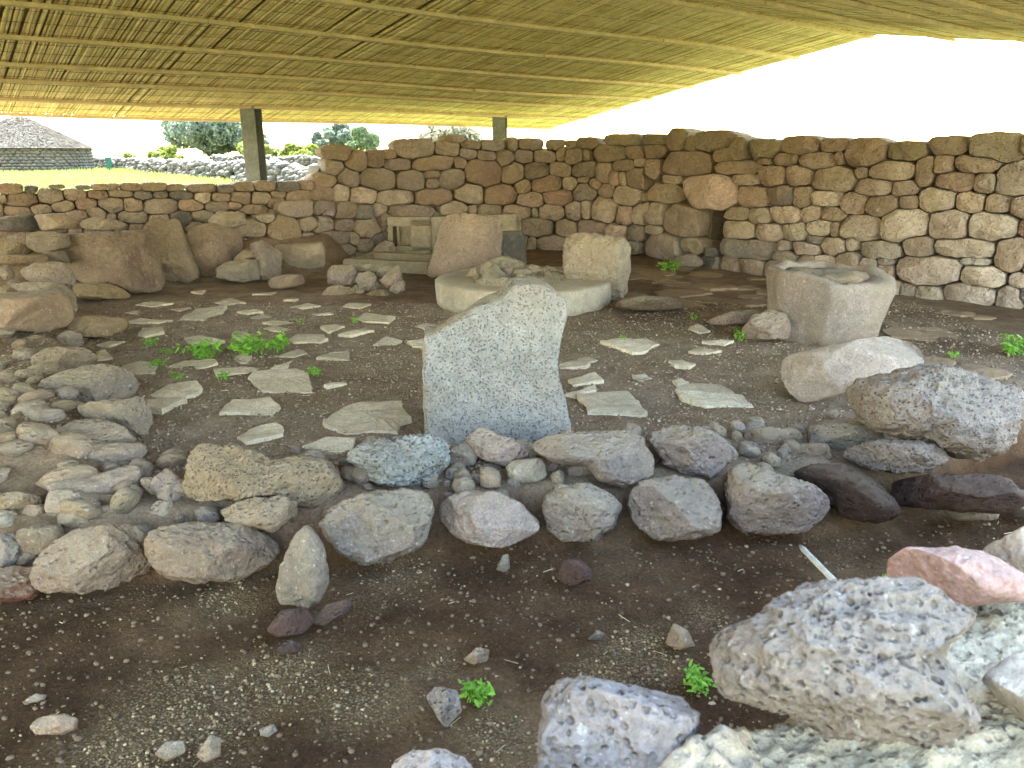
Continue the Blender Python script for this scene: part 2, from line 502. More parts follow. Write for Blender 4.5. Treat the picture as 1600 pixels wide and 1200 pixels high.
class Face:
    """vertical wall face following a plan curve; u runs along it, z up"""
    def __init__(s, pts):
        s.u, s.p = curve_dense(np.array(pts))
        az = s.p[:, 0] / s.p[:, 1]
        o = np.argsort(az)
        s.az, s.uo, s.yo = az[o], s.u[o], s.p[o, 1]
    def from_px(s, px, py):
        r = ray(px, py); a = r[0] / r[1]
        U = np.interp(a, s.az, s.uo); Yv = np.interp(a, s.az, s.yo)
        return U, EYE + r[2] * Yv / r[1]
    def frame(s, U):
        P = np.array([np.interp(U, s.u, s.p[:, 0]), np.interp(U, s.u, s.p[:, 1])])
        Q = np.array([np.interp(U + 0.05, s.u, s.p[:, 0]), np.interp(U + 0.05, s.u, s.p[:, 1])])
        Q2 = np.array([np.interp(U - 0.05, s.u, s.p[:, 0]), np.interp(U - 0.05, s.u, s.p[:, 1])])
        t = (Q - Q2) / np.linalg.norm(Q - Q2)
        n = np.array([t[1], -t[0]])
        if n @ (-P) < 0: n = -n          # towards the room / viewer
        return P, t, n

NA = 26
ANG = np.linspace(0, 2 * math.pi, NA, endpoint=False)
def stone_field(face, boxes, parent, u_range, z_of, fill=(0.13, 0.22), depth=0.38, zmin=-0.05, gap=0.0025, mat='basalt'):
    """boxes: list of (U, Z, a, b, tone). Adds filler where nothing was traced, cuts the outlines against each other, builds every stone."""
    S = [list(b) for b in boxes]
    def dmin(u, z, A):
        return np.min(np.power(np.abs((u - A[:, 0]) / A[:, 2]) ** 3.5 + np.abs((z - A[:, 1]) / A[:, 3]) ** 3.5, 1 / 3.5))
    rr = random.Random(len(boxes))
    for row in range(60):
        z = zmin + 0.08 + row * 0.055
        u = u_range[0] + rr.uniform(0, 0.1)
        while u < u_range[1]:
            if z < z_of(u) - 0.1:
                A = np.array([q[:4] for q in S]) if S else np.array([[99, 99, 1, 1.0]])
                dd = dmin(u, z, A)
                if dd > 1.42:
                    a = rr.uniform(*fill); b = a * rr.uniform(0.5, 0.8)
                    A2 = A[(np.abs(A[:, 0] - u) < a + A[:, 2]) & (np.abs(A[:, 1] - z) < b + A[:, 3])]
                    if len(A2): a *= 0.7; b *= 0.75
                    S.append([u, z, a, b, rr.choice('bbgtrd')])
            u += 0.06
    A = np.array([q[:4] for q in S])
    out = []
    steps = np.linspace(0.35, 1.6, 40)
    for i, (u, z, a, b, k) in enumerate(S):
        ex = 2.6 + 1.6 * rr.random()
        nb = np.where((np.abs(A[:, 0] - u) < 1.4 * (a + A[:, 2])) & (np.abs(A[:, 1] - z) < 1.4 * (b + A[:, 3])))[0]
        nb = nb[nb != i]
        ca, sa = np.cos(ANG), np.sin(ANG)
        own = 1 / np.power(np.abs(ca / a) ** ex + np.abs(sa / b) ** ex, 1 / ex)
        rad = np.zeros(NA)
        for j in range(NA):
            r = own[j] * steps
            pu, pz = u + r * ca[j], z + r * sa[j]
            di = np.power(np.abs((pu - u) / a) ** 3 + np.abs((pz - z) / b) ** 3, 1 / 3)
            ok = di < 1.36 + 0.05 * math.sin(j * 1.7 + i)
            if len(nb):
                dj = np.power(np.abs((pu[:, None] - A[nb, 0]) / A[nb, 2]) ** 3 + np.abs((pz[:, None] - A[nb, 1]) / A[nb, 3]) ** 3, 1 / 3).min(1)
                ok &= di < dj
            bad = np.where(~ok)[0]
            rad[j] = r[bad[0] - 1] if len(bad) and bad[0] > 0 else (r[0] if len(bad) else r[-1])
        rad = np.maximum(rad - gap, 0.02)
        rad = rad * (1 - 0.13 * np.maximum(0, fbm(np.stack([ca * 1.5 + i * 7.7, sa * 1.5, 0 * ca], 1), 2)))
        rad = 0.76 * rad + 0.12 * np.roll(rad, 1) + 0.12 * np.roll(rad, -1)
        P, t, n = face.frame(u)
        size = min(a, b)
        fr = min(0.11, size * rr.uniform(0.30, 0.5) + rr.uniform(-0.005, 0.03))
        prof = [(0.38, 1.0), (0.70, 0.99), (0.87, 0.94), (0.95, 0.76), (0.988, 0.42), (1.0, 0.0)]
        V = [(0, 0, fr)]
        tilt = (rr.uniform(-0.18, 0.18), rr.uniform(-0.12, 0.2))
        for s_, d_ in prof:
            for j in range(NA):
                x_, z_ = s_ * rad[j] * ca[j], s_ * rad[j] * sa[j]
                V.append((x_, z_, fr * d_ + (tilt[0] * x_ + tilt[1] * z_) * d_))
        for s_, dd in ((1.0, -0.4), (0.86, -1.0)):
            for j in range(NA):
                V.append((s_ * rad[j] * ca[j], s_ * rad[j] * sa[j], depth * dd))
        V = np.array(V)
        off = np.array([i * 3.1, i * 1.7, 5.0])
        fm = V[:, 2] > -0.02
        for _ in range(6):
            q_ = np.array([rr.uniform(-1, 1), rr.uniform(-1, 1), rr.uniform(0.8, 1.6)]); q_ /= np.linalg.norm(q_)
            d_ = V @ q_; lm = d_[fm].max() * rr.uniform(0.66, 0.92)
            V[:, 2] -= fm * np.maximum(0, d_ - lm) / q_[2] * 0.85
        nn = V / np.maximum(np.linalg.norm(V * np.array([1 / a, 1 / b, 1 / max(fr, 0.03)]), axis=1)[:, None], 0.3)
        nv = fbm(V * (0.55 / size) + off, 3)
        nv2 = fbm(V * 16 + off, 3)
        V[:, 2] += (nv * 0.20 * size + nv2 * 0.022) * (V[:, 2] > -0.05)
        V[:, :2] += np.stack([fbm(V * 9 + off + 7, 2), fbm(V * 9 + off + 13, 2)], 1) * 0.007
        W = np.zeros_like(V)
        W[:, 0] = V[:, 0] * t[0] + V[:, 2] * n[0]
        W[:, 1] = V[:, 0] * t[1] + V[:, 2] * n[1]
        W[:, 2] = V[:, 1]
        flip = (t[0] * n[1] - t[1] * n[0]) > 0
        F = []
        nr = len(prof) + 2
        for j in range(NA):
            F.append((0, 1 + j, 1 + (j + 1) % NA))
        for q in range(nr - 1):
            a0, b0 = 1 + q * NA, 1 + (q + 1) * NA
            for j in range(NA):
                F.append((a0 + j, b0 + j, b0 + (j + 1) % NA, a0 + (j + 1) % NA))
        F.append(tuple(1 + (nr - 1) * NA + j for j in range(NA))[::-1] if False else tuple(1 + (nr - 1) * NA + j for j in range(NA)))
        if flip: F = [f[::-1] for f in F]
        me = mesh_py('stone', W, F, False)
        o = obj('stone', me, M[mat], parent, tuple(q_ * m_ for q_, m_ in zip(tone(k, 0.16), (1.27, 1.27, 1.33))), (P[0], P[1], z))
        out.append(o)
    return out
def boxes_from(face, zoom, rows):
    sc, ox, oy = zoom
    B = []
    for r in rows:
        x0, y0, x1, y1 = r[:4]; k = r[4] if len(r) > 4 else 'b'
        x0, x1 = ox + x0 / sc, ox + x1 / sc; y0, y1 = oy + y0 / sc, oy + y1 / sc
        ym, xm = (y0 + y1) / 2, (x0 + x1) / 2
        ua, ub = face.from_px(x0, ym)[0], face.from_px(x1, ym)[0]
        za, zb = face.from_px(xm, y1)[1], face.from_px(xm, y0)[1]
        B.append((0.5 * (ua + ub), 0.5 * (za + zb), abs(ub - ua) / 2, abs(zb - za) / 2, k))
    return B
def core(face, parent, thick, z0, z_of, u_range, set_back=0.09, name='core'):
    us = np.arange(u_range[0], u_range[1], 0.12)
    V = []; n_ = len(us)
    for u in us:
        P, t, n = face.frame(u)
        for d, zz in ((-set_back, z0), (-set_back, z_of(u)), (-thick, z_of(u) - 0.03), (-thick, z0)):
            q = P + n * d
            V.append((q[0], q[1], zz))
    F = []
    for i in range(n_ - 1):
        for j in range(4):
            F.append((4 * i + j, 4 * i + (j + 1) % 4, 4 * (i + 1) + (j + 1) % 4, 4 * (i + 1) + j))
    F.append((0, 3, 2, 1)); F.append(tuple(4 * (n_ - 1) + j for j in range(4)))
    me = mesh_py(name, V, F)
    return obj(name, me, M['mortar_core'], parent)

# ---- the tall wall
far_rows = [
 (80,112,200,172,'b'),(180,138,266,224,'b'),(266,135,342,208,'b'),(340,128,400,168,'b'),(400,88,570,165,'g'),(568,93,688,155,'b'),(625,62,692,95,'t'),(685,88,775,128,'b'),(675,110,755,168,'g'),(772,88,892,134,'g'),(897,76,940,134,'b'),(940,80,1058,130,'b'),(1058,86,1155,132,'b'),(1150,88,1205,126,'b'),(1205,76,1300,124,'b'),(1325,62,1480,106,'o'),
 (85,172,155,238,'g'),(340,165,465,218,'g'),(470,148,655,220,'b'),(655,157,710,210,'b'),(760,127,848,178,'b'),(838,125,922,206,'b'),(925,122,1008,186,'g'),(1008,122,1112,184,'g'),(1112,96,1156,182,'b'),(1150,110,1232,194,'b'),(1232,118,1264,176,'b'),(1280,106,1422,182,'b'),(1422,112,1508,164,'b'),
 (30,236,130,290,'b'),(135,214,238,290,'g'),(240,207,398,304,'g'),(395,218,525,308,'g'),(522,215,598,256,'b'),(530,250,590,302,'g'),(585,210,702,300,'g'),(705,167,868,290,'r'),(866,174,966,280,'b'),(966,182,1080,262,'d'),(1080,180,1178,246,'b'),(1180,178,1290,250,'d'),(1290,180,1360,276,'t'),(1356,170,1460,218,'b'),(1462,164,1512,202,'t'),
 (0,265,30,310,'b'),(20,282,112,360,'b'),(112,275,192,356,'t'),(180,292,308,368,'t'),(312,305,480,370,'t'),(480,298,655,376,'r'),(660,275,792,372,'t'),(790,280,938,370,'r'),(922,256,998,322,'b'),(1000,238,1138,314,'r'),(1138,246,1208,306,'t'),(1204,246,1256,276,'b'),(1252,256,1316,304,'b'),(1345,224,1400,284,'b'),(1390,226,1430,288,'t'),(1425,208,1546,310,'b'),
 (360,370,588,436,'g'),(590,350,716,418,'t'),(715,370,760,410,'g'),(758,370,872,424,'g'),(870,372,1004,438,'t'),(938,316,1052,384,'b'),(1052,306,1190,370,'r'),(1000,385,1032,430,'g'),(1030,372,1140,438,'b'),(1155,354,1225,440,'g'),(1225,346,1270,438,'t'),(1188,274,1294,356,'d'),(1270,330,1376,446,'t'),(1305,278,1368,345,'b'),(1370,286,1500,374,'t'),(1490,318,1525,358,'b'),
 (1376,374,1460,460,'b'),(1460,362,1532,462,'t'),
 (890,444,935,485,'b'),(930,430,1104,514,'b'),(1108,440,1204,512,'b'),(1206,440,1340,510,'b'),(1336,460,1432,524,'t'),(1428,462,1512,538,'g'),
 (972,516,1024,572,'b'),(1024,508,1150,574,'b'),(1430,530,1482,584,'g'),
 (60,366,160,420,'g'),(160,366,290,420,'b'),(285,368,358,430,'t')]
right_rows = [
 (0,58,120,100,'o'),(10,86,112,155,'b'),(110,40,192,122,'b'),(185,66,240,124,'b'),(238,48,370,124,'b'),(385,76,445,160,'b'),(300,108,392,170,'b'),(440,84,590,160,'o'),(588,68,745,138,'b'),(742,74,870,126,'b'),(848,84,1028,194,'b'),(1030,90,1215,160,'o'),(1205,68,1370,140,'b'),(1365,60,1580,170,'o'),(1580,64,1720,130,'o'),
 (82,124,302,222,'b'),(308,164,495,218,'b'),(488,146,552,180,'b'),(552,128,660,184,'b'),(660,128,812,198,'b'),(812,124,850,176,'b'),(950,164,1148,244,'b'),(1150,140,1224,268,'b'),(1226,138,1308,218,'b'),(1300,136,1505,212,'b'),
 (25,152,86,240,'b'),(75,224,185,256,'t'),(376,218,498,266,'t'),(500,182,606,270,'b'),(606,180,718,266,'b'),(718,190,900,288,'b'),(898,184,952,236,'b'),(892,238,1050,308,'g'),(1050,248,1155,310,'b'),(1228,214,1394,290,'r'),(1394,218,1484,300,'g'),(1486,176,1640,304,'g'),
 (0,196,30,290,'b'),(25,260,166,334,'b'),(172,226,405,358,'t'),(408,268,530,354,'b'),(532,270,642,350,'d'),(644,270,718,358,'b'),(716,288,838,350,'t'),(836,296,945,386,'b'),(945,310,1076,394,'r'),(1078,306,1165,370,'b'),(1166,276,1316,384,'t'),(1316,294,1434,380,'b'),(1434,304,1548,380,'b'),(1548,312,1660,402,'b'),
 (0,336,44,430,'t'),(44,338,108,430,'t'),(98,350,245,474,'b'),(352,358,456,412,'b'),(456,360,542,422,'b'),(544,350,672,420,'t'),(676,354,750,418,'b'),(750,356,860,414,'b'),(1010,358,1200,490,'t'),(1204,360,1366,490,'t'),(1366,382,1574,488,'t'),(1578,404,1680,480,'r'),
 (18,432,92,474,'t'),(344,414,478,490,'t'),(480,428,596,496,'t'),(596,426,700,496,'l'),(704,410,796,474,'t'),(798,416,834,480,'b'),(838,390,1004,494,'g'),(692,474,764,508,'d'),
 (0,466,166,560,'t'),(172,486,256,545,'g'),(342,490,568,568,'g'),(570,494,626,538,'g'),(628,500,752,560,'t'),(757,484,860,552,'t'),(862,480,908,536,'t'),(906,502,1094,568,'l'),(1100,476,1216,566,'b'),(1224,492,1472,566,'t'),(1480,490,1620,628,'b'),
 (330,568,412,626,'b'),(414,574,512,646,'b'),(514,584,640,660,'t'),(562,540,650,590,'g'),(652,556,815,610,'t'),(818,546,910,616,'b'),(912,572,988,616,'t'),(992,570,1055,596,'g'),(978,600,1064,682,'b'),(1064,564,1334,674,'l'),(1334,568,1465,600,'l'),(1330,602,1524,688,'t'),(1542,624,1660,698,'t'),
 (872,618,972,670,'t'),(1080,674,1146,750,'g'),(1152,688,1256,760,'b'),(1260,678,1484,754,'t'),(1488,686,1594,772,'t')]
ZF, ZR, ZL = (2.857, 480, 190), (2.6667, 1000, 190), (2.963, 0, 150)
FR = Face(WALL_R)
big = empty('stone_wall', (2.0, 11.8, 0))
tag(big, 'tall brown dry-stone wall curving along the back and right of the ruin', 'stone wall')
BX = boxes_from(FR, ZF, far_rows) + boxes_from(FR, ZR, right_rows)
niche_u = sorted([FR.from_px(1000 + 252 / 2.6667, 350)[0], FR.from_px(1000 + 346 / 2.6667, 350)[0]])
niche_z = (FR.from_px(1112, 190 + 520 / 2.6667)[1], FR.from_px(1112, 190 + 362 / 2.6667)[1])
niche = (0.5 * sum(niche_u), 0.5 * sum(niche_z), 0.42 * (niche_u[1] - niche_u[0]), 0.42 * (niche_z[1] - niche_z[0]), 'NICHE')
UMAX = FR.u[-1]
def top_big(u):
    tops = [b[1] + b[3] for b in BX if abs(b[0] - u) < b[2] + 0.03]
    return (max(tops) if tops else 1.5)
TONE['NICHE'] = (0.1, 0.1, 0.1)
stones = stone_field(FR, BX + [niche], big, (0.05, UMAX - 0.05), lambda u: top_big(u) - 0.02, depth=0.42)
nst = stones[len(BX)]
bpy.data.objects.remove(nst)
for ra, rb_, sb in ((0.0, niche_u[0] + 0.02, 0.2), (niche_u[0] - 0.08, niche_u[1] + 0.1, 0.55), (niche_u[1] - 0.02, UMAX - 0.35, 0.2)):
    core(FR, big, 0.62, -0.2, lambda u: top_big(u) - 0.12, (ra, rb_), sb)

# ---- the lower wall at the left
low_rows = [
 (0,410,105,455,'r'),(110,418,172,450,'d'),(174,432,292,498,'g'),(230,412,295,430,'g'),(296,434,400,480,'t'),(355,415,425,434,'g'),(402,438,498,476,'r'),(425,410,500,436,'b'),(500,408,555,432,'b'),(556,407,653,438,'b'),(656,404,768,440,'b'),(770,412,858,440,'b'),(860,412,1006,448,'b'),(1008,414,1083,448,'d'),(1084,402,1178,440,'b'),(1180,398,1278,435,'b'),(1280,400,1388,440,'d'),(1390,394,1453,432,'b'),(1455,366,1560,420,'b'),(1510,300,1580,362,'g'),
 (0,457,30,490,'b'),(32,450,172,510,'r'),(352,472,450,522,'b'),(502,436,618,468,'g'),(620,442,708,480,'d'),(710,442,780,474,'d'),(782,442,900,478,'d'),(976,450,1068,488,'b'),(1072,444,1162,500,'b'),(1164,452,1256,500,'t'),(1258,442,1325,470,'b'),(1328,440,1446,488,'b'),(1448,426,1540,490,'b'),
 (10,512,138,555,'b'),(142,500,235,540,'g'),(237,484,342,530,'b'),(457,474,570,538,'g'),(572,470,660,544,'b'),(664,476,823,546,'g'),(826,482,943,530,'b'),(947,486,1056,534,'g'),(1058,490,1118,520,'b'),(1120,504,1235,548,'b'),(1240,474,1320,516,'b'),
 (310,530,400,574,'b'),(404,516,498,560,'b'),(495,544,540,570,'g'),(544,532,683,590,'g'),(687,548,783,602,'b'),(787,536,888,600,'d'),(890,530,985,588,'g'),(1142,548,1220,590,'b'),(1240,522,1312,565,'t')]
FL = Face(WALL_L)
low = empty('stone_wall', (-5, 9.8, 0.3))
tag(low, 'low grey-brown rubble wall at left rear with grassy field behind it', 'stone wall')
BL = boxes_from(FL, ZL, low_rows)
def top_low(u):
    tops = [b[1] + b[3] for b in BL if abs(b[0] - u) < b[2] + 0.03]
    return max(0.9, max(tops) if tops else 1.05)
stone_field(FL, BL, low, (0.0, FL.u[-1] - 0.1), lambda u: top_low(u) - 0.03, fill=(0.10, 0.18), depth=0.4, zmin=0.25)
core(FL, low, 0.7, 0.1, lambda u: top_low(u) - 0.07, (0.1, FL.u[-1]), 0.17)

# ---- rubble tier between the low wall and the troughs
tier_rows = [
 (0,418,118,494,'g'),(120,438,208,490,'g'),(212,438,326,518,'b'),(218,380,290,432,'d'),(330,420,362,480,'b'),(42,488,186,550,'d'),(188,494,232,550,'g'),(234,522,290,580,'d'),(292,496,354,544,'d'),(80,550,203,598,'b'),(20,360,110,418,'m'),(112,366,215,430,'b')]
tier_rows2 = [(1200,552,1272,588,'t'),(1068,584,1230,648,'g'),(1240,562,1383,668,'e'),(1387,556,1540,626,'g'),(1392,632,1456,672,'g'),(1314,492,1462,560,'m'),(1466,500,1570,556,'m')]
FT = Face([(-1.72, 11.75), (-2.35, 11.05), (-3.4, 10.2), (-4.4, 9.75)])
tier = empty('rubble_wall', (-2.8, 10.7, 0))
tag(tier, 'dark tumbled rubble wall in the rear corner beside the slotted trough', 'stone wall')
BT = boxes_from(FT, ZF, tier_rows) + boxes_from(FT, ZL, tier_rows2)
def top_tier(u):
    tops = [b[1] + b[3] for b in BT if abs(b[0] - u) < b[2] + 0.03]
    return max(tops) if tops else 0.5
stone_field(FT, BT, tier, (0.02, FT.u[-1]), lambda u: top_tier(u) - 0.05, fill=(0.10, 0.16), depth=0.3)
core(FT, tier, 0.5, -0.1, lambda u: top_tier(u) - 0.12, (0.1, FT.u[-1]), 0.17)

# ------------------------------------------------------------------ free stones
def polar(outline, smooth=True):
    p = np.array(outline, float)
    # centroid of the polygon
    x, y = p[:, 0], p[:, 1]; x2, y2 = np.roll(x, -1), np.roll(y, -1)
    cr = x * y2 - x2 * y; A = cr.sum() / 2
    c = np.array([((x + x2) * cr).sum(), ((y + y2) * cr).sum()]) / (6 * A)
    q = p - c
    n = 128
    th = np.linspace(-math.pi, math.pi, n, endpoint=False)
    rad = np.zeros(n)
    for k, t in enumerate(th):
        d = np.array([math.cos(t), math.sin(t)]); best = 0
        for a, b in zip(q, np.roll(q, -1, axis=0)):
            e = b - a
            den = d[0] * e[1] - d[1] * e[0]
            if abs(den) < 1e-9: continue
            r = (a[0] * e[1] - a[1] * e[0]) / den
            s = (a[0] * d[1] - a[1] * d[0]) / den
            if r > 0 and -1e-6 <= s <= 1 + 1e-6: best = max(best, r)
        rad[k] = best
    k = np.array([1, 2, 3, 2, 1.0]); k /= k.sum()
    if smooth: rad = np.convolve(np.r_[rad[-2:], rad, rad[:2]], k, 'valid')
    return c, th, rad
def polar_lookup(th, rad, ang):
    return np.interp(ang, np.r_[th, math.pi], np.r_[rad, rad[0]])
_seed = [0]
def rock(name, outline, zb=0.0, depth=None, level=5, mat='basalt', col='g', n=3.0, facets=9, rough=1.0, pits=0.0, pit_scale=28.0, parent=None, back=0.05, yy=None, extra=(), j=0.08, sink=0.0):
    """a boulder whose outline, seen from the viewer's place, is the given polygon; it has its own distance, depth and facets"""
    _seed[0] += 1
    sd = _seed[0]
    rg = np.random.default_rng(sd)
    c, th, rad = polar(outline)
    ymax = max(q[1] for q in outline); ymin = min(q[1] for q in outline)
    cx = c[0]
    r = ray(c[0], c[1]); rl = np.linalg.norm(r)
    w = -r / rl
    if yy is None:
        foot = G(cx, ymax, zb)[1]
    else:
        foot = yy
    px2m0 = foot / r[1] * 1.0 / FPX
    hw = 0.5 * (max(q[0] for q in outline) - min(q[0] for q in outline)) * px2m0
    hh = 0.5 * (ymax - ymin) * px2m0
    D = depth if depth is not None else 0.5 * (hw + hh) * 0.95
    t = (foot + back * D) / r[1]
    C = np.array([0, 0, EYE]) + r * t
    k = t / FPX
    u = np.array([1.0, 0, 0]); u -= w * (u @ w); u /= np.linalg.norm(u)
    v = np.cross(w, u)
    Vs, F = ico(level)
    s = np.hypot(Vs[:, 0], Vs[:, 1])
    ang = np.arctan2(-Vs[:, 1], Vs[:, 0])          # pixel y runs down
    rr = polar_lookup(th, rad, ang) * k
    kk = 1 / np.power(s ** n + np.abs(Vs[:, 2]) ** n + 1e-12, 1 / n)
    P = np.stack([np.where(s > 1e-9, Vs[:, 0] / np.maximum(s, 1e-9), 0) * rr * s * kk, np.where(s > 1e-9, Vs[:, 1] / np.maximum(s, 1e-9), 0) * rr * s * kk, D * Vs[:, 2] * kk], 1)
    size = float(np.mean(rad) * k)
    # flat breaks: world directions first, then random ones that face the viewer or away
    planes = []
    for nw, off in extra:
        nw = np.array(nw, float); nw /= np.linalg.norm(nw)
        planes.append((np.array([nw @ u, nw @ v, nw @ w]), off))
    for _ in range(facets):
        q = rg.normal(size=3); q /= np.linalg.norm(q)
        if abs(q[2]) < 0.6: q[2] = 0.95 * np.sign(q[2] + 1e-3)
        q /= np.linalg.norm(q)
        planes.append((q, rg.uniform(0.62, 0.9)))
    for q, off in planes:
        d = P @ q
        lim = off * d.max()
        P -= np.outer(np.maximum(0, d - lim) * 0.95, q)
    nv = P / np.maximum(np.linalg.norm(P, axis=1), 1e-6)[:, None]
    o3 = np.array([sd * 5.3, sd * 2.9, sd * 1.1])
    disp = fbm(P / size * 1.3 + o3, 3) * 0.07 * size * rough
    disp += (np.abs(fbm(P / size * 3.5 + o3 + 9, 4)) * -0.09 + 0.02) * size * rough
    if level >= 5:
        disp += (fbm(P * 22 + o3, 5, 0.65) * 0.018 - np.abs(fbm(P * 11 + o3 + 4, 3)) * 0.02 + 0.005) * rough * min(1.0, size / 0.14)
    if pits:
        for ps, pd in ((pit_scale, 1.0), (pit_scale * 2.1, 0.45)):
            wq = P + np.stack([fbm(P * ps * 0.6 + o3 + z_, 2) for z_ in (1, 5, 9)], 1) * 0.9 / ps
            d, val = voro(wq * ps + o3)
            act = val > 0.25
            disp -= pits * pd * act * (1 - sstep(0.04 + 0.34 * val ** 3, 0.12 + 0.42 * val ** 3, d)) * (0.5 + val) * (0.5 + 0.5 * fbm(P * 6 + o3 + 3, 2) > 0.35)
    P = P + nv * disp[:, None]
    ox = (np.array([q[0] for q in outline]) - c[0]) * k; oy = -(np.array([q[1] for q in outline]) - c[1]) * k
    for ax, e in ((0, ox), (1, oy)):
        lo, hi = P[:, ax].min(), P[:, ax].max()
        P[:, ax] = np.where(P[:, ax] < 0, P[:, ax] * (e.min() / lo), P[:, ax] * (e.max() / hi))
    W = P[:, :1] * u + P[:, 1:2] * v + P[:, 2:] * w
    me = mesh_np(name, W, F, True)
    o = obj(name, me, M[mat], parent, tone(col, j) if isinstance(col, str) else col, (C[0], C[1], C[2] - sink))
    return o
def bxo(zoom, b, seed=0):
    """rounded irregular outline from a box given in zoom pixels"""
    sc, ox, oy = zoom
    x0, y0, x1, y1 = b[:4]
    x0, x1, y0, y1 = ox + x0 / sc, ox + x1 / sc, oy + y0 / sc, oy + y1 / sc
    rg = random.Random(int(x0 * 7 + y0 * 13) + seed)
    P = []
    for i in range(11):
        t = 2 * math.pi * i / 11 + rg.uniform(-0.15, 0.15)
        e = 0.62
        ca, sa = math.cos(t), math.sin(t)
        f = rg.uniform(0.88, 1.08)
        P.append(((x0 + x1) / 2 + (x1 - x0) / 2 * math.copysign(abs(ca) ** e, ca) * f, (y0 + y1) / 2 + (y1 - y0) / 2 * math.copysign(abs(sa) ** e, sa) * f))
    return P
Z7, Z8, ZQ, Z6, ZM, ZC, ZG_, ZI = (2.963, 0, 650), (2.6667, 500, 640), (2.6667, 1000, 480), (3.3333, 0, 380), (2.58, 620, 400), (4.4444, 480, 310), (2.0, 800, 800), (2.909, 150, 420)
UP = ((0, 0, 1), 0.72)
FRONT = ((0, -1, 0.15), 0.8)

# ---- near kerb: the double row of boulders across the foreground
kerb = empty('boulder_kerb', (0, 3.3, -0.1))
tag(kerb, 'double row of rough grey boulders crossing the floor in front of the upright slab', 'stone kerb')
TR = -0.2
def K(zoom, pts, **kw):
    return rock('stone', Z(*zoom, pts), parent=kerb, **kw)
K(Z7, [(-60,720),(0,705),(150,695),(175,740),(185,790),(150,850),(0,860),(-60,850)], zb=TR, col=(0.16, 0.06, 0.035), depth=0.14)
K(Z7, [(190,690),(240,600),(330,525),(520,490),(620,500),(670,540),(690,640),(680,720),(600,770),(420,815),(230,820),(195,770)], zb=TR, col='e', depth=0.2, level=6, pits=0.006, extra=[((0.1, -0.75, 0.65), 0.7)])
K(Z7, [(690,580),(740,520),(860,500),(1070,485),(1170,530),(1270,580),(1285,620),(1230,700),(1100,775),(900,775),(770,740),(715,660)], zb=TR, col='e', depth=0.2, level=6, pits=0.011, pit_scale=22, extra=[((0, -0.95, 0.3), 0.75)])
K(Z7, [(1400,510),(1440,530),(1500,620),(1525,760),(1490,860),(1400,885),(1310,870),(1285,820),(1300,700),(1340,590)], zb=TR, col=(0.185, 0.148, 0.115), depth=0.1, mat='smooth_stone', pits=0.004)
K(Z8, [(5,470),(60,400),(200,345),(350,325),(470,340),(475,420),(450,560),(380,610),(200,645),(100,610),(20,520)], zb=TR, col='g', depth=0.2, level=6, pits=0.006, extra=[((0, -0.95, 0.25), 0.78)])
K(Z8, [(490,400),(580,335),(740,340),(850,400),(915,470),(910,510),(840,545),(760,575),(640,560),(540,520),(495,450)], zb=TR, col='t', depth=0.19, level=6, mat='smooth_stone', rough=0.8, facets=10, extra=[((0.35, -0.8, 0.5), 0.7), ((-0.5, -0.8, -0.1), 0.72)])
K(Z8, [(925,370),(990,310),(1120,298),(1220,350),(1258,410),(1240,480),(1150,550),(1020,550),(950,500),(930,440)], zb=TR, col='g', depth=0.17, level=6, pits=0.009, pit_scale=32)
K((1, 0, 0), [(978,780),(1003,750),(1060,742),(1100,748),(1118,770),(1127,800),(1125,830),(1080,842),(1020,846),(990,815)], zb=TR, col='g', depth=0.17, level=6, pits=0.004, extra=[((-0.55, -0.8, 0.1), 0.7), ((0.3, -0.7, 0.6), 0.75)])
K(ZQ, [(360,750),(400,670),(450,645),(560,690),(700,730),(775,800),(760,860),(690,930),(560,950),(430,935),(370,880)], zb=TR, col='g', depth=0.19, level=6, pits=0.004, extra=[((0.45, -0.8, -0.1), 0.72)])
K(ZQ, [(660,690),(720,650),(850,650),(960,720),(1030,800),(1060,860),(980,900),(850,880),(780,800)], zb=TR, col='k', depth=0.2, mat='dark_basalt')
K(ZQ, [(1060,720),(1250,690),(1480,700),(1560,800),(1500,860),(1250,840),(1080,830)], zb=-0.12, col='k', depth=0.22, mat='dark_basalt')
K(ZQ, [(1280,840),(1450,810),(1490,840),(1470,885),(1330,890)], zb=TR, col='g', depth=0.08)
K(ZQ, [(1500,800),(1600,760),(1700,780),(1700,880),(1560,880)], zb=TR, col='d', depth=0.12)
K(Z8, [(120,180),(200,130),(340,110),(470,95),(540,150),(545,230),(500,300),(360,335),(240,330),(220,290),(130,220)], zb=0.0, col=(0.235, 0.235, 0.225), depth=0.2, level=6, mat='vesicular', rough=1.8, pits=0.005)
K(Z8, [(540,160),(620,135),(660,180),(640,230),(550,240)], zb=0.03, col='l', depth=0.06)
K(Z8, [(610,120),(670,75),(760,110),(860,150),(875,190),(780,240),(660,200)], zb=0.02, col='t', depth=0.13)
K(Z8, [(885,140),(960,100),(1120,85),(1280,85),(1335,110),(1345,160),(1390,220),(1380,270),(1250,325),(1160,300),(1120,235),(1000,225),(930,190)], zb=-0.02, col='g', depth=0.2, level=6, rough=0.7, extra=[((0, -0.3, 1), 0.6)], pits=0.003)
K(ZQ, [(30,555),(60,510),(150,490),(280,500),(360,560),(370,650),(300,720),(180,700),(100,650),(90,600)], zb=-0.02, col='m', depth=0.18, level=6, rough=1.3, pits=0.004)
K(Z7, [(860,180),(930,125),(1080,140),(1170,150),(1260,200),(1400,175),(1500,190),(1545,250),(1590,330),(1500,430),(1380,420),(1280,370),(1100,390),(900,395),(860,330),(870,250)], zb=-0.02, col='e', depth=0.24, level=6, rough=1.2, mat='vesicular', extra=[((0, -0.2, 1), 0.55)])
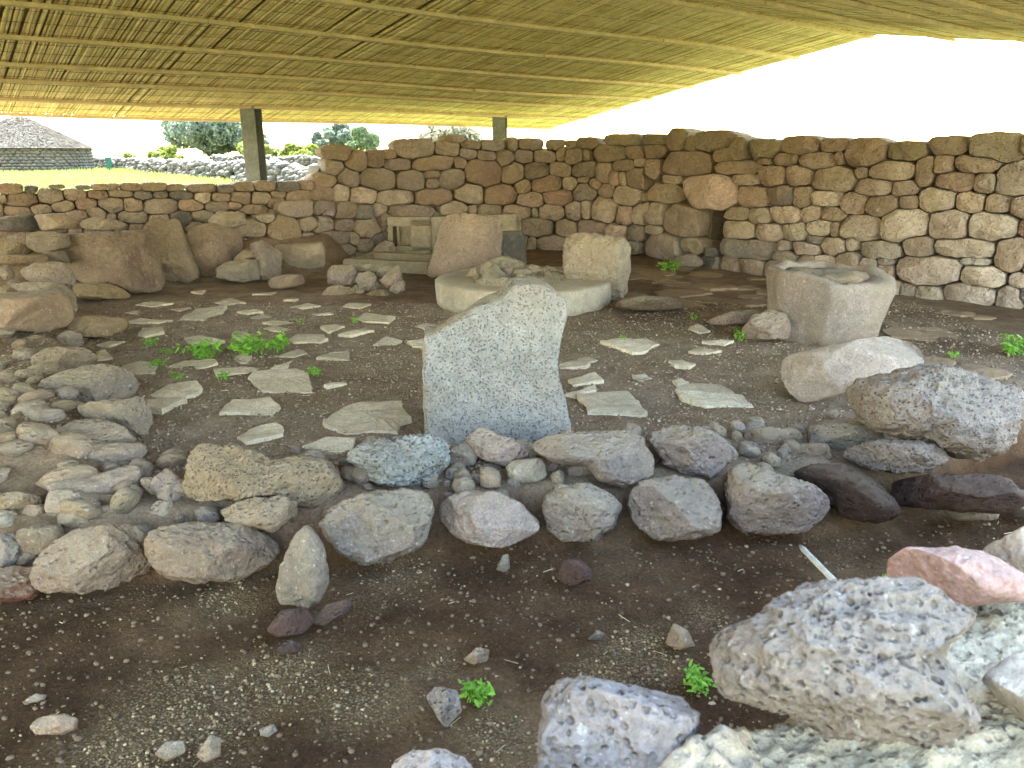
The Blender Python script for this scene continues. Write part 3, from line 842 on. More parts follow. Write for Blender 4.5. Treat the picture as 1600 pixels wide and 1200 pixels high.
K(Z7, [(700,320),(715,280),(765,243),(820,280),(860,340),(840,375),(740,380)], zb=0.02, col='m', depth=0.08, pits=0.004)
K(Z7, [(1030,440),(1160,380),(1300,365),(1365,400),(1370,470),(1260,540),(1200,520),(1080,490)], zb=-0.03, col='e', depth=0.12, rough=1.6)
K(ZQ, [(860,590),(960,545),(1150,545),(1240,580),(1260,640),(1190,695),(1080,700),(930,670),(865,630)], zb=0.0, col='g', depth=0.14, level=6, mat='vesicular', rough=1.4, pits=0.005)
for b, zb, c in [((700,480,1000,600),-0.02,'g'),((420,500,680,575),0.0,'e'),((540,615,662,690),-0.05,'g'),((640,560,800,640),-0.02,'e'),((440,455,520,500),0.0,'g'),((320,640,420,720),-0.05,'e'),((400,640,480,680),-0.02,'t')]:
    rock('stone', bxo(ZQ, b), parent=kerb, zb=zb, col=c, level=4, rough=1.5)
for b, zb, c in [((775,200,950,310),0.0,'l'),((775,270,840,370),-0.05,'g'),((590,260,755,330),-0.02,'t'),((520,240,607,300),0.0,'m'),((1030,230,1152,312),-0.02,'g'),((80,285,245,358),-0.04,'e'),((440,290,520,370),-0.06,'g'),((840,305,900,370),-0.08,'d'),((505,290,565,335),-0.02,'e'),((660,225,760,265),0.0,'g'),((1345,150,1420,240),0.0,'e'),((1400,240,1455,275),-0.03,'t'),((900,180,950,215),0.0,'e')]:
    rock('stone', bxo(Z8, b), parent=kerb, zb=zb, col=c, level=4, rough=1.5)
for b, zb, c in [((0,350,185,445),0.0,'e'),((100,405,215,500),-0.03,'e'),((220,340,390,460),0.0,'t'),((350,355,545,430),0.0,'e'),((280,425,460,530),-0.06,'e'),((470,405,660,490),-0.04,'g'),((-30,435,75,520),-0.02,'l'),((-20,380,40,440),0.0,'g'),((695,390,815,500),-0.05,'t'),((-20,530,82,705),-0.12,'g'),((85,500,290,660),-0.1,'e'),((80,630,170,695),-0.12,'e'),((630,470,770,545),-0.1,'t'),((860,430,935,490),-0.05,'g'),((590,335,710,410),-0.02,'e'),((1265,380,1370,500),-0.06,'g'),((210,440,290,500),-0.03,'e'),((80,485,160,540),-0.06,'l')]:
    rock('stone', bxo(Z7, b), parent=kerb, zb=zb, col=c, level=4, rough=1.5)

# small rubble packed between the two rows
rk = random.Random(12)
_left = []
_small = [rock('stone', [(780 + 26 * math.cos(t) * rk.uniform(0.8, 1.15), 790 + 18 * math.sin(t) * rk.uniform(0.8, 1.15)) for t in np.linspace(0, 6.28, 9)[:-1]], zb=0, level=3, rough=1.6, parent=None) for _ in range(6)]
for k in range(130):
    xk = rk.uniform(-1.9, 2.0); yk = yf(xk) + rk.uniform(0.10, 0.8)
    o = rk.choice(_small).copy(); COL.objects.link(o); o.name = 'stone'
    sc_ = rk.uniform(0.35, 1.15)
    o.scale = (sc_, sc_, sc_ * rk.uniform(0.7, 1)); o.rotation_euler = (rk.uniform(-0.4, 0.4), rk.uniform(-0.4, 0.4), rk.uniform(0, 6.28))
    o.location = (xk, yk, gzp(xk, float(yk)) + 0.028 * sc_); o.color = (*tone(rk.choice('eegtbm'), 0.2), 1)
    o.parent = kerb; o.matrix_parent_inverse = Matrix.Translation(kerb.location).inverted()
for k in range(40):
    yk = rk.uniform(3.6, 8.3); xk = xl(yk) - rk.uniform(-0.02, 0.9)
    o = rk.choice(_small).copy(); COL.objects.link(o); o.name = 'stone'
    sc_ = rk.uniform(0.4, 1.5)
    o.scale = (sc_, sc_, sc_ * rk.uniform(0.6, 1)); o.rotation_euler = (rk.uniform(-0.4, 0.4), rk.uniform(-0.4, 0.4), rk.uniform(0, 6.28))
    o.location = (xk, yk, gzp(xk, yk) + 0.012 * sc_); o.color = (*tone(rk.choice('eeegtb'), 0.2), 1)
    _left.append(o)
for k in range(36):
    w_ = G(rk.uniform(-40, 130), rk.uniform(560, 770), 0.12)
    o = rk.choice(_small).copy(); COL.objects.link(o); o.name = 'stone'
    sc_ = rk.uniform(0.5, 2.0)
    o.scale = (sc_, sc_, sc_ * 0.6); o.rotation_euler = (rk.uniform(-0.3, 0.3), rk.uniform(-0.3, 0.3), rk.uniform(0, 6.28))
    o.location = (w_[0], w_[1], gzp(w_[0], w_[1]) + 0.004 * sc_); o.color = (*tone(rk.choice('eeetg'), 0.2), 1)
    _left.append(o)
for o in _small: bpy.data.objects.remove(o)

# ---- left kerb: flat boulders running back along the left edge
lk = empty('boulder_kerb', (-3, 5.5, 0.0))
tag(lk, 'line of worn earth-covered boulders running back along the left edge of the floor', 'stone kerb')
for o in _left:
    o.parent = lk; o.matrix_parent_inverse = Matrix.Translation(lk.location).inverted()
def KL(zoom, pts, **kw):
    return rock('stone', Z(*zoom, pts), parent=lk, **kw)
KL(Z6, [(-60,290),(60,240),(300,240),(355,300),(360,390),(330,440),(200,470),(-60,465)], zb=0.12, col='e', depth=0.28, mat='smooth_stone', extra=[UP])
KL(Z6, [(90,215),(220,195),(330,215),(370,260),(385,330),(360,390),(300,330),(150,260)], zb=0.12, col='g', depth=0.25)
KL(Z6, [(130,140),(200,100),(330,95),(370,140),(380,200),(340,240),(250,230),(150,190)], zb=0.3, col='g', depth=0.22)
KL(Z6, [(270,520),(350,450),(410,470),(428,520),(400,550),(300,550)], zb=0.02, col='g', depth=0.15)
KL(Z6, [(180,600),(270,540),(400,535),(470,560),(490,610),(400,660),(280,680),(200,660)], zb=0.05, col='e', depth=0.22, rough=1.3)
KL(Z6, [(215,780),(280,690),(400,640),(550,625),(660,650),(700,720),(695,780),(600,840),(400,850),(250,840)], zb=0.0, col='g', depth=0.25, level=6, extra=[((0, -0.3, 1), 0.5)])
KL(Z6, [(430,850),(560,820),(720,795),(760,860),(785,940),(760,1010),(690,1010),(600,960),(480,920)], zb=0.0, col='g', depth=0.2, level=6, pits=0.005)
KL(Z6, [(280,1000),(400,915),(520,910),(640,960),(690,1040),(500,1070),(350,1080)], zb=0.04, col='g', depth=0.2, level=6, extra=[((0, -0.3, 1), 0.5)])
KL(Z6, [(290,1120),(400,1050),(650,1030),(720,1035),(742,1080),(700,1150),(500,1185),(350,1180)], zb=0.0, col='g', depth=0.14, level=6, mat='smooth_stone', extra=[((0, -0.3, 1), 0.6)])
KL(Z7, [(245,310),(400,290),(620,220),(645,260),(620,370),(560,405),(400,370),(260,345)], zb=-0.02, col='g', depth=0.12, mat='smooth_stone', extra=[((0, -0.3, 1), 0.6)])
KL(Z6, [(370,410),(420,380),(520,372),(640,390),(655,440),(560,490),(420,500),(375,460)], zb=-0.02, col=(0.20, 0.13, 0.065), depth=0.2, mat='smooth_stone')
KL(Z6, [(395,210),(560,205),(620,240),(665,290),(520,298),(400,290)], zb=0.0, col=(0.27, 0.19, 0.10), depth=0.2, mat='smooth_stone')
for b, zb, c in [((90,540,205,610),0.12,'e'),((0,115,70,190),0.4,'g'),((0,215,110,280),0.3,'e'),((0,55,230,120),0.4,'e'),((85,650,220,740),0.1,'e'),((40,790,160,835),0.12,'t'),((-20,840,90,910),0.08,'e'),((100,900,220,960),0.05,'e'),((0,1000,120,1060),0.05,'e'),((0,1100,130,1150),0.03,'e'),((-30,1150,110,1200),0.0,'e'),((150,480,225,520),0.12,'e'),((690,965,760,1020),0.0,'e'),((170,1140,240,1180),0.02,'g')]:
    rock('stone', bxo(Z6, b), parent=lk, zb=zb, col=c, level=4, rough=1.3)
for pts, zb, c in [([(-60,570),(170,545),(205,590),(190,628),(-60,625)],0.66,'c'),([(178,550),(300,542),(380,590),(370,615),(200,622)],0.64,'t'),([(382,590),(440,560),(560,580),(568,610),(480,625),(390,615)],0.58,'g'),([(135,640),(230,620),(310,640),(315,700),(230,720),(180,728),(135,700)],0.42,'g'),([(-40,670),(60,655),(135,690),(140,720),(60,755),(-40,745)],0.4,'e'),([(205,720),(300,715),(320,775),(240,770)],0.3,'d'),([(45,650),(100,630),(150,640),(140,690),(70,690)],0.5,'g')]:
    rock('stone', Z(*ZL, pts), parent=lk, zb=zb, col=c, depth=0.24, level=4, n=3.2, yy=8.2)

# ---- boulders along the back of the left bench
def thing_rock(name, label, cat, pts, group=None, **kw):
    o = rock(name, pts, **kw)
    tag(o, label, cat, group)
    return o
gB = 'boulders along the rear bench'
thing_rock('boulder', 'broad cracked brown earth-crusted block at the left rear corner of the floor', 'boulder', Z(*ZL, [(320,660),(400,622),(600,620),(700,680),(740,780),(738,900),(600,920),(500,875),(345,865),(318,760)]), gB, zb=0.0, col='r', depth=0.3, n=3.5, extra=[UP, ((0.2, -1, 0.3), 0.7)], level=6)
thing_rock('boulder', 'tall pointed brown boulder leaning left beside the earth-crusted block', 'boulder', Z(*ZL, [(670,640),(720,590),(830,570),(850,640),(900,790),(910,840),(860,868),(760,855),(700,770)]), gB, zb=0.0, col='b', depth=0.26, level=6)
thing_rock('boulder', 'second tall brown boulder tapering downward behind the small flat rocks', 'boulder', Z(*ZL, [(870,640),(960,590),(1060,590),(1120,640),(1110,720),(1020,800),(990,835),(930,830),(880,740)]), gB, zb=0.03, col='b', depth=0.28, level=5)
thing_rock('boulder', 'pale rough stone resting on the bench above the second tall boulder', 'boulder', Z(*ZL, [(970,575),(1020,530),(1120,545),(1140,590),(1080,612),(980,608)]), gB, zb=0.5, yy=9.7, col='t', depth=0.18, level=4)
thing_rock('boulder', 'squat grey-brown block in front of the bench boulders, flat-topped', 'boulder', Z(*ZL, [(1003,800),(1060,765),(1190,755),(1203,850),(1120,868),(1010,845)]), gB, zb=0.0, col='g', depth=0.2, mat='smooth_stone')
thing_rock('boulder', 'small flat stone lying on top of the squat grey-brown block', 'boulder', Z(*ZL, [(1085,750),(1130,712),(1190,715),(1200,740),(1100,768)]), gB, zb=0.24, yy=9.3, col='b', depth=0.12, level=4)
thing_rock('boulder', 'leaning mauve-brown stone wedged right of the squat block', 'boulder', Z(*ZL, [(1165,690),(1220,668),(1308,720),(1300,800),(1290,845),(1210,855),(1190,770)]), gB, zb=0.0, col='m', depth=0.18)
thing_rock('boulder', 'long grey dressed block lying at the foot of the rear bench', 'boulder', Z(*ZL, [(1275,690),(1490,675),(1505,700),(1500,790),(1430,808),(1310,785)]), gB, zb=0.0, col='t', depth=0.24, n=4.5, mat='smooth_stone', rough=0.6)
thing_rock('boulder', 'low reddish-brown stone half sunk in the floor before the bench', 'boulder', Z(*ZL, [(1245,850),(1300,830),(1400,825),(1410,870),(1300,897),(1250,888)]), gB, zb=0.0, col='r', depth=0.15, level=4)

# ---- the upright slab
slab_o = Z(*ZM, [(104,302),(150,288),(300,210),(425,160),(470,112),(540,104),(630,130),(682,190),(688,250),(664,330),(661,480),(674,590),(700,720),(694,790),(130,790),(120,700),(112,500)])
def extruded(name, outline, yy, thick, bevel, col, mat, level=0, label=None, cat=None, yaw=0.0, res=0.02, rough=0.01, lean=0.06):
    """upright slab: outline traced on a vertical plane at its own distance, given thickness, worn edges and an uneven face"""
    pts = [at(a, b, yy) for a, b in outline]
    c = np.mean(pts, axis=0); zb = min(p[2] for p in pts)
    P2 = np.array([(p[0] - c[0], p[2] - zb) for p in pts])
    cc, th, rad = polar(P2, False)
    V0, F = ico(6)
    s = np.hypot(V0[:, 0], V0[:, 1]); ang = np.arctan2(V0[:, 1], V0[:, 0])
    n = 9.0
    kk = 1 / np.power(s ** n + np.abs(V0[:, 2]) ** n + 1e-12, 1 / n)
    rr = polar_lookup(th, rad, ang)
    sc = np.maximum(s, 1e-9)
    P = np.stack([V0[:, 0] / sc * rr * s * kk, V0[:, 2] * -thick * kk, V0[:, 1] / sc * rr * s * kk], 1)
    P += np.array([cc[0], 0, cc[1]])
    q = P + 3.3
    P[:, 1] += fbm(q * 2.5, 3) * rough * 1.5 + fbm(q * 14, 4) * rough * 0.7 + fbm(q * 45, 3) * rough * 0.45
    P[:, 0] += fbm(q * 9 + 5, 3) * rough * 0.8; P[:, 2] += fbm(q * 9 + 11, 3) * rough * 0.8
    P[:, 0] += fbm(q * 4 + 21, 3) * rough * 1.6; P[:, 2] += fbm(q * 5 + 31, 3) * rough * 1.8
    P[:, 1] += P[:, 2] * lean
    cy_, sy_ = math.cos(yaw), math.sin(yaw)
    P = np.stack([P[:, 0] * cy_ - P[:, 1] * sy_, P[:, 0] * sy_ + P[:, 1] * cy_, P[:, 2]], 1)
    o = obj(name, mesh_np(name, P, F, True), M[mat], None, tone(col, 0.02) if isinstance(col, str) else col, (c[0], yy + 0.0, zb))
    if label: tag(o, label, cat)
    return o
extruded('upright_slab', slab_o, 3.95, 0.10, 0.03, (0.255, 0.245, 0.238), 'slab', label='upright pale grey slab with broken slanting top behind the boulder row', cat='stone slab', yaw=0.12, rough=0.016)

# ---- right side of the floor
thing_rock('boulder', 'huge rounded pitted grey boulder at the right end of the boulder row', 'boulder', Z(*ZQ, [(890,350),(940,290),(1060,260),(1170,230),(1270,240),(1440,300),(1540,340),(1560,410),(1520,520),(1480,600),(1390,640),(1260,620),(1200,560),(1000,520),(940,470),(920,400)]), zb=0.02, col='g', depth=0.34, level=6, mat='vesicular', pits=0.008, pit_scale=30, rough=1.5, facets=1, n=2.3)
thing_rock('stone_block', 'long pale squared stone block lying tilted before the round basin', 'stone block', Z(*ZQ, [(600,230),(620,205),(820,160),(1000,122),(1050,120),(1140,160),(1145,220),(1060,265),(930,310),(790,380),(690,402),(650,370),(610,310)]), zb=0.0, col='l', depth=0.2, level=6, n=4.0, mat='smooth_stone', rough=0.5, facets=3, extra=[((-0.9, -0.8, -0.1), 0.75), ((0.2, -0.3, 1), 0.6)])
thing_rock('boulder', 'brown boulder leaning against the left side of the round basin', 'boulder', Z(*ZQ, [(425,130),(440,80),(470,40),(540,8),(600,25),(625,80),(620,138),(500,142)]), zb=0.0, col='b', depth=0.2)
thing_rock('earth_mound', 'dark reddish earth mound right of the pale disc', 'mound', Z(*ZM, [(880,195),(900,172),(1000,158),(1100,165),(1150,190),(1130,218),(980,222),(890,215)]), zb=0.0, col=(0.10, 0.06, 0.04), depth=0.35, rough=0.8)
thing_rock('boulder', 'low brown stone ridge left of the boulder by the round basin', 'boulder', Z(*ZM, [(1250,265),(1350,225),(1450,215),(1470,235),(1400,275),(1300,280)]), zb=0.0, col='b', depth=0.2, level=4)
thing_rock('boulder', 'flat brown stone at the foot of the wall niche', 'boulder', Z(*ZR, [(130,600),(150,560),(230,550),(262,590),(240,606)]), zb=0.0, col='g', depth=0.2, level=4)

# round basin: worn stone mortar with a filled bowl and a thick front block
def lathe_rock(name, cx, cyy, z0, rings, col, mat, parent=None, nseg=110, jit=0.01, rfun=None, drop=0):
    V = []; 
    for (r, z) in rings:
        for j in range(nseg):
            a = 2 * math.pi * j / nseg
            f = rfun(a, z, r) if rfun else 1.0
            V.append((r * f * math.cos(a), r * f * math.sin(a), z))
    V = np.array(V)
    o3 = np.array([cx * 3, cyy * 5, 1.0])
    V[:, :2] *= (1 + fbm(V * 4 + o3, 3) * jit * 3)[:, None]
    V[:, 2] += fbm(V * 6 + o3 + 4, 3) * jit * (V[:, 2] > 0.03)
    if drop: V[:, 2] -= (V[:, 2] > 0.45) * drop * sstep(0.1, 0.5, V[:, 0] * 0.5 - V[:, 1])
    V = V + np.stack([fbm(V * 9 + o3 + k, 4) for k in (1, 2, 3)], 1) * jit * 0.9
    F = []
    for q in range(len(rings) - 1):
        for j in range(nseg):
            F.append((q * nseg + j, q * nseg + (j + 1) % nseg, (q + 1) * nseg + (j + 1) % nseg, (q + 1) * nseg + j))
    F.append(tuple(range(nseg))[::-1]); F.append(tuple((len(rings) - 1) * nseg + j for j in range(nseg)))
    o = obj(name, mesh_py(name, V, F, True), M[mat], parent, tone(col, 0.03) if isinstance(col, str) else col, (cx, cyy, z0))
    return o
bc = G(1293, 540, 0.0); bcx, bcy = bc[0] + 0.03, bc[1] + 0.34
basin = empty('round_basin', (bcx, bcy, 0))
tag(basin, 'round worn stone basin filled with debris near the right wall', 'stone basin')
PLN = [(R(222), 0.415), (R(285), 0.445), (R(330), 0.56), (R(15), 0.50), (R(150), 0.44), (R(185), 0.44), (R(110), 0.44), (R(70), 0.44), (R(45), 0.46)]
def bf(a, z, r):
    if r < 0.37: return 1.0
    m = min(d / max(0.05, math.cos(a - t)) for t, d in PLN)
    return min(m, 0.70) / 0.45
rings = [(0.34, -0.05), (0.38, 0.08), (0.42, 0.22), (0.445, 0.38), (0.452, 0.50), (0.45, 0.55), (0.435, 0.575), (0.40, 0.58), (0.365, 0.57), (0.345, 0.54), (0.335, 0.48)]
lathe_rock('bowl', bcx, bcy, 0, rings, 'g', 'smooth_stone', basin, rfun=bf, jit=0.03, drop=0.07)
lathe_rock('debris_fill', bcx, bcy, 0, [(0.33, 0.42), (0.36, 0.535), (0.25, 0.55), (0.12, 0.555), (0.02, 0.55)], (0.20, 0.15, 0.10), 'basalt', basin, rfun=bf, jit=0.03, nseg=48)

# ---- pale disc with a rubble hearth
dc = G(815, 497, 0.0); dcx, dcy = dc[0] + 0.02, dc[1] + 0.93
disc = empty('stone_disc', (dcx, dcy, 0))
tag(disc, 'large pale round stone disc with a broken rubble crater on top', 'stone disc')
def df(a, z, r):
    d = math.degrees(a) % 360
    k = 26.0                       # the right side is cut in straight facets
    if d < 90 or d > 285:
        m = ((d + 13) % k) - k / 2
        return 1.035 * math.cos(R(k / 2)) / math.cos(R(m))
    return 1.0
lathe_rock('disc', dcx, dcy, 0, [(0.90, -0.04), (0.915, 0.05), (0.918, 0.16), (0.915, 0.225), (0.90, 0.238), (0.8, 0.24), (0.4, 0.242), (0.05, 0.243)], (0.41, 0.365, 0.30), 'concrete', disc, nseg=96, jit=0.006, rfun=df)
# crater: a ragged ring of mortar with stones
V = []; nA, nR = 72, 26
for i in range(nR):
    for j in range(nA):
        a = 2 * math.pi * j / nA; q = i / (nR - 1)
        r = 0.66 * q * (1 + 0.18 * math.sin(3 * a + 1) + 0.1 * math.sin(5 * a))
        ring = math.exp(-((q - 0.52) / 0.2) ** 2) * (0.085 + 0.06 * math.cos(a - 2.4) + 0.02 * math.sin(4 * a)) - 0.015 * q
        V.append((r * math.cos(a), r * math.sin(a), ring))
V = np.array(V)
rag = np.exp(-((np.hypot(V[:, 0], V[:, 1]) - 0.33) / 0.22) ** 2)
V[:, 2] += (np.abs(fbm(V * 7 + 2, 4)) * 0.11 + fbm(V * 22, 3) * 0.035) * rag
V[:, 2] = np.where(np.hypot(V[:, 0], V[:, 1]) > 0.6, np.minimum(V[:, 2], -0.004), V[:, 2])
F = [(i * nA + j, (i + 1) * nA + j, (i + 1) * nA + (j + 1) % nA, i * nA + (j + 1) % nA) for i in range(nR - 1) for j in range(nA)]
obj('crater', mesh_py('crater', V, F, True), M['basalt'], disc, (0.33, 0.29, 0.24), (dcx - 0.05, dcy, 0.243))
for b, c in [((715,650,820,770),'t'),((815,700,915,770),'g'),((905,650,1010,730),'l'),((1030,690,1130,750),'t'),((1145,668,1212,696),'l'),((680,745,740,775),'t'),((940,690,1040,750),'g'),((1090,660,1160,715),'t'),((850,650,930,690),'g'),((760,745,830,782),'t'),((720,720,770,765),'l')]:
    rock('stone', bxo(ZF, b), parent=disc, zb=0.25, col=c, level=4, rough=1.4, yy=dcy - 0.25 if b[1] > 690 else dcy + 0.1)

# ---- standing stones behind
thing_rock('standing_stone', 'big pitted pale standing stone with a sloping left side, behind the disc', 'standing stone', Z(*ZC, [(830,520),(880,400),(940,180),(985,118),(1100,106),(1230,118),(1350,140),(1360,230),(1345,370),(1330,465),(1230,500),(1100,520),(960,558),(860,550)]), zb=0.0, col='t', depth=0.34, level=6, n=4.0, mat='basalt', rough=0.7, facets=3, pits=0.008, pit_scale=16, extra=[((0.75, -1, 0.1), 0.72), ((-0.45, -1, 0.25), 0.72)])
thing_rock('standing_stone', 'squared standing stone with a notched top at the right edge of the disc', 'standing stone', [(879,385),(884,370),(905,364),(945,369),(975,371),(986,386),(983,430),(979,466),(958,470),(910,452),(884,440)], zb=0.0, col='t', depth=0.26, level=6, n=3.6, mat='basalt', rough=1.0, facets=3, pits=0.004, extra=[((-0.35, -1, 0.05), 0.7), ((1, -0.6, 0), 0.8)])
dk = thing_rock('stone_block', 'dark charcoal squared stone block behind the big pitted standing stone', 'stone block', [(775,368),(785,361),(815,361),(820,372),(823,412),(805,417),(775,412)], zb=0.0, col=(0.085, 0.09, 0.095), depth=0.22, n=6, mat='smooth_stone', rough=0.4, facets=1)

# long trough with a slotted end
tp = G(674, 404, 0.0)
trough = empty('stone_trough', (tp[0], tp[1], 0))
tag(trough, 'pale open stone trough with slotted end standing by the far wall', 'stone trough')
def carve(boxes, name, mat, parent, M4, col, bev=0.02, sub=True):
    bm = bmesh.new()
    for (x0, x1, y0, y1, z0, z1) in boxes:
        V_, F_ = box_vf(x0, x1, y0, y1, z0, z1)
        vs_ = [bm.verts.new(v) for v in V_]
        for f in F_: bm.faces.new([vs_[i] for i in f])
    bmesh.ops.bevel(bm, geom=bm.edges[:], offset=bev, segments=2, affect='EDGES')
    bmesh.ops.transform(bm, matrix=M4, verts=bm.verts[:])
    me = bpy.data.meshes.new(name); bm.to_mesh(me); bm.free()
    for p in me.polygons: p.use_smooth = False
    return obj(name, me, M[mat], parent, col, parent.location)
TA = Matrix.Rotation(R(24), 4, 'Z')
tc = (0.37, 0.325, 0.255)
Lt, Wt, Ht = 1.45, 0.62, 0.60
carve([(-0.62, -0.02, -0.10, 0.0, 0.06, 0.13)], 'sill', 'smooth_stone', trough, TA, tc)
def tbox(nm, *b): return carve([b], nm, 'smooth_stone', trough, TA, tc, 0.016)
# end face with two slots (its plane is turned to the viewer)
tbox('side_wall', 0.012, Lt, 0.0, 0.11, 0.05, Ht)
tbox('side_wall', 0.012, Lt, Wt, Wt + 0.11, 0.05, Ht + 0.03)
tbox('bottom', 0.0, Lt, 0.09, Wt + 0.02, 0.05, 0.2)
tbox('end_wall', Lt - 0.10, Lt + 0.012, 0.0, Wt + 0.1, 0.05, Ht - 0.01)
TB = Matrix.Rotation(R(-6), 4, 'Z')
for nm, b in [('end_wall', (-0.30, 0.0, -0.02, 0.16, 0.06, Ht - 0.02)), ('end_wall', (-0.64, 0.0, -0.02, 0.16, 0.465, Ht)), ('end_wall', (-0.64, 0.0, -0.02, 0.16, 0.055, 0.18)), ('end_wall', (-0.64, -0.565, -0.02, 0.16, 0.17, 0.475)), ('end_post', (-0.50, -0.465, -0.03, 0.14, 0.17, 0.475)), ('end_panel', (-0.47, -0.29, 0.08, 0.15, 0.17, 0.475))]:
    carve([b], nm, 'smooth_stone', trough, TB, tc, 0.012)

# tray before the trough
yp = G(605, 426, 0.0)
tray = empty('stone_tray', (yp[0], yp[1], 0))
tag(tray, 'shallow rectangular stone tray on the floor in front of the slotted trough', 'stone tray')
TC = Matrix.Rotation(R(-18), 4, 'Z')
yc = (0.30, 0.25, 0.185)
for nm, b in [('tray_bottom', (-0.55, 0.55, 0.1, 0.7, -0.02, 0.05)), ('rim', (-0.66, 0.60, 0.0, 0.13, -0.02, 0.15)), ('rim', (-0.66, 0.60, 0.66, 0.80, -0.02, 0.16)), ('rim', (-0.67, -0.53, 0.01, 0.79, -0.02, 0.145)), ('rim', (0.5, 0.63, 0.01, 0.79, -0.02, 0.155))]:
    carve([b], nm, 'smooth_stone', tray, TC, yc, 0.025)
thing_rock('stone_slab', 'pale slab leaning on the rubble behind the shallow tray', 'stone slab', Z(*ZC, [(440,385),(500,315),(540,290),(590,300),(620,375),(560,385)]), zb=0.05, yy=11.2, col='t', depth=0.1, level=4)

# rubble heap
heap = empty('rubble_heap', tuple(G(575, 460, 0)))
tag(heap, 'small heap of mauve and tan rubble left of the pale disc', 'rubble heap')
for pts, zb, c, yy in [([(140,590),(145,500),(180,465),(320,458),(345,500),(330,590),(240,605)],0.1,'m',8.6),([(335,560),(360,520),(430,500),(480,530),(505,610),(430,650),(370,630)],0.1,'m',8.55),([(500,570),(560,520),(640,465),(662,520),(660,580),(560,620)],0.1,'t',8.5),([(480,520),(500,480),(560,468),(592,490),(560,540),(490,555)],0.2,'l',8.75),([(340,475),(440,455),(452,480),(400,495),(345,495)],0.3,'l',8.8),([(95,690),(140,620),(220,595),(310,620),(332,680),(250,705)],0.0,'e',8.45),([(410,665),(480,632),(560,640),(572,670),(500,688),(420,685)],0.0,'e',8.4),([(570,640),(600,585),(680,570),(685,640),(620,665)],0.0,'t',8.45),([(300,640),(340,600),(400,640),(390,690),(320,690)],0.0,'e',8.5)]:
    rock('stone', Z(*ZC, pts), parent=heap, zb=zb, yy=yy, col=c, level=5 if zb < 0.15 else 4, n=3.2)

# ------------------------------------------------------------------ paving flags in the floor
flagsI = [
 [(1030,690),(1110,640),(1200,610),(1390,615),(1400,650),(1435,685),(1380,700),(1370,750),(1240,745),(1130,752),(1060,715)],
 [(690,495),(720,470),(800,463),(910,460),(965,480),(985,555),(860,560),(760,550)],
 [(560,655),(620,600),(700,598),(790,585),(840,625),(800,660),(700,655)],
 [(640,765),(700,730),(820,700),(852,720),(850,750),(680,795)],
 [(240,575),(330,525),(460,510),(485,540),(450,570),(350,585)],
 [(225,610),(410,592),(415,602),(300,650),(235,640)],
 [(120,440),(200,418),(275,430),(270,465),(160,475)],
 [(330,440),(400,415),(540,410),(555,430),(440,460)],
 [(535,460),(720,450),(735,460),(690,475),(550,482)],
 [(790,450),(890,418),(870,445),(800,455)],[(815,390),(920,355),(960,370),(900,390)],[(1000,400),(1060,375),(1150,365),(1145,410)],
 [(875,310),(910,292),(1030,292),(1055,312),(1020,325),(900,325)],[(400,305),(470,295),(585,315),(500,330),(415,320)],
 [(380,220),(450,185),(595,170),(570,190),(490,225)],[(190,290),(210,268),(300,265),(310,280),(220,300)],[(180,155),(250,140),(350,150),(250,165)],
 [(135,235),(200,220),(350,225),(280,240)],[(535,150),(610,135),(680,152),(600,160)],[(1120,170),(1150,155),(1250,160),(1200,180)],
 [(1180,225),(1230,205),(1360,220),(1330,242),(1220,240)],[(1260,335),(1320,305),(1395,320),(1330,345)],[(1100,295),(1180,278),(1265,280),(1160,300)],
 [(1450,255),(1500,242),(1550,255),(1500,265)],[(1415,325),(1490,318),(1490,348),(1440,345)],[(760,270),(820,258),(885,275),(830,285)],
 [(615,290),(640,262),(705,290),(660,305)],[(755,245),(800,235),(900,240),(820,255)],[(710,110),(820,98),(800,112)],[(0,335),(60,318),(130,318),(60,340)],
 [(0,370),(40,366),(75,395),(0,400)],[(630,400),(670,385),(710,400),(690,420),(650,418)],[(940,830),(1050,800),(1180,798),(1150,870),(1070,860),(1000,840)],
 [(340,180),(430,175),(380,188)],[(700,215),(760,200),(795,210),(740,220)],[(850,140),(920,135),(900,142)],[(130,190),(200,182),(190,200)],
 [(1035,530),(1130,515),(1140,522),(1050,538)],[(1020,265),(1080,250),(1130,262),(1060,285)],[(430,100),(500,92),(480,108)],[(880,165),(960,150),(1020,160),(940,172)],[(640,190),(720,178),(760,190),(690,200)],[(980,200),(1060,196),(1080,206),(1010,210)]]
flagsM = [
 [(725,560),(930,550),(1010,620),(990,640),(770,630),(765,600)],[(1120,535),(1170,505),(1300,510),(1410,570),(1440,605),(1240,605),(1150,570)],
 [(690,490),(800,470),(835,495),(710,515)],[(670,555),(800,525),(805,540),(720,562)],[(655,430),(740,412),(780,425),(760,440),(660,445)],
 [(820,345),(900,335),(1010,335),(1060,350),(1000,380),(950,385)],[(1095,425),(1150,418),(1205,438),(1180,448),(1120,442)],
 [(1175,380),(1210,368),(1310,380),(1230,395)],[(1230,348),(1300,340),(1360,340),(1320,360)],[(1175,290),(1210,275),(1265,300),(1220,308)],
 [(730,405),(780,400),(810,410),(770,418)],[(80,275),(120,265),(160,275),(110,288)],[(40,345),(107,330),(107,360)],[(1110,495),(1150,488),(1180,505),(1130,512)],[(950,475),(1000,468),(1030,480),(980,492)]]
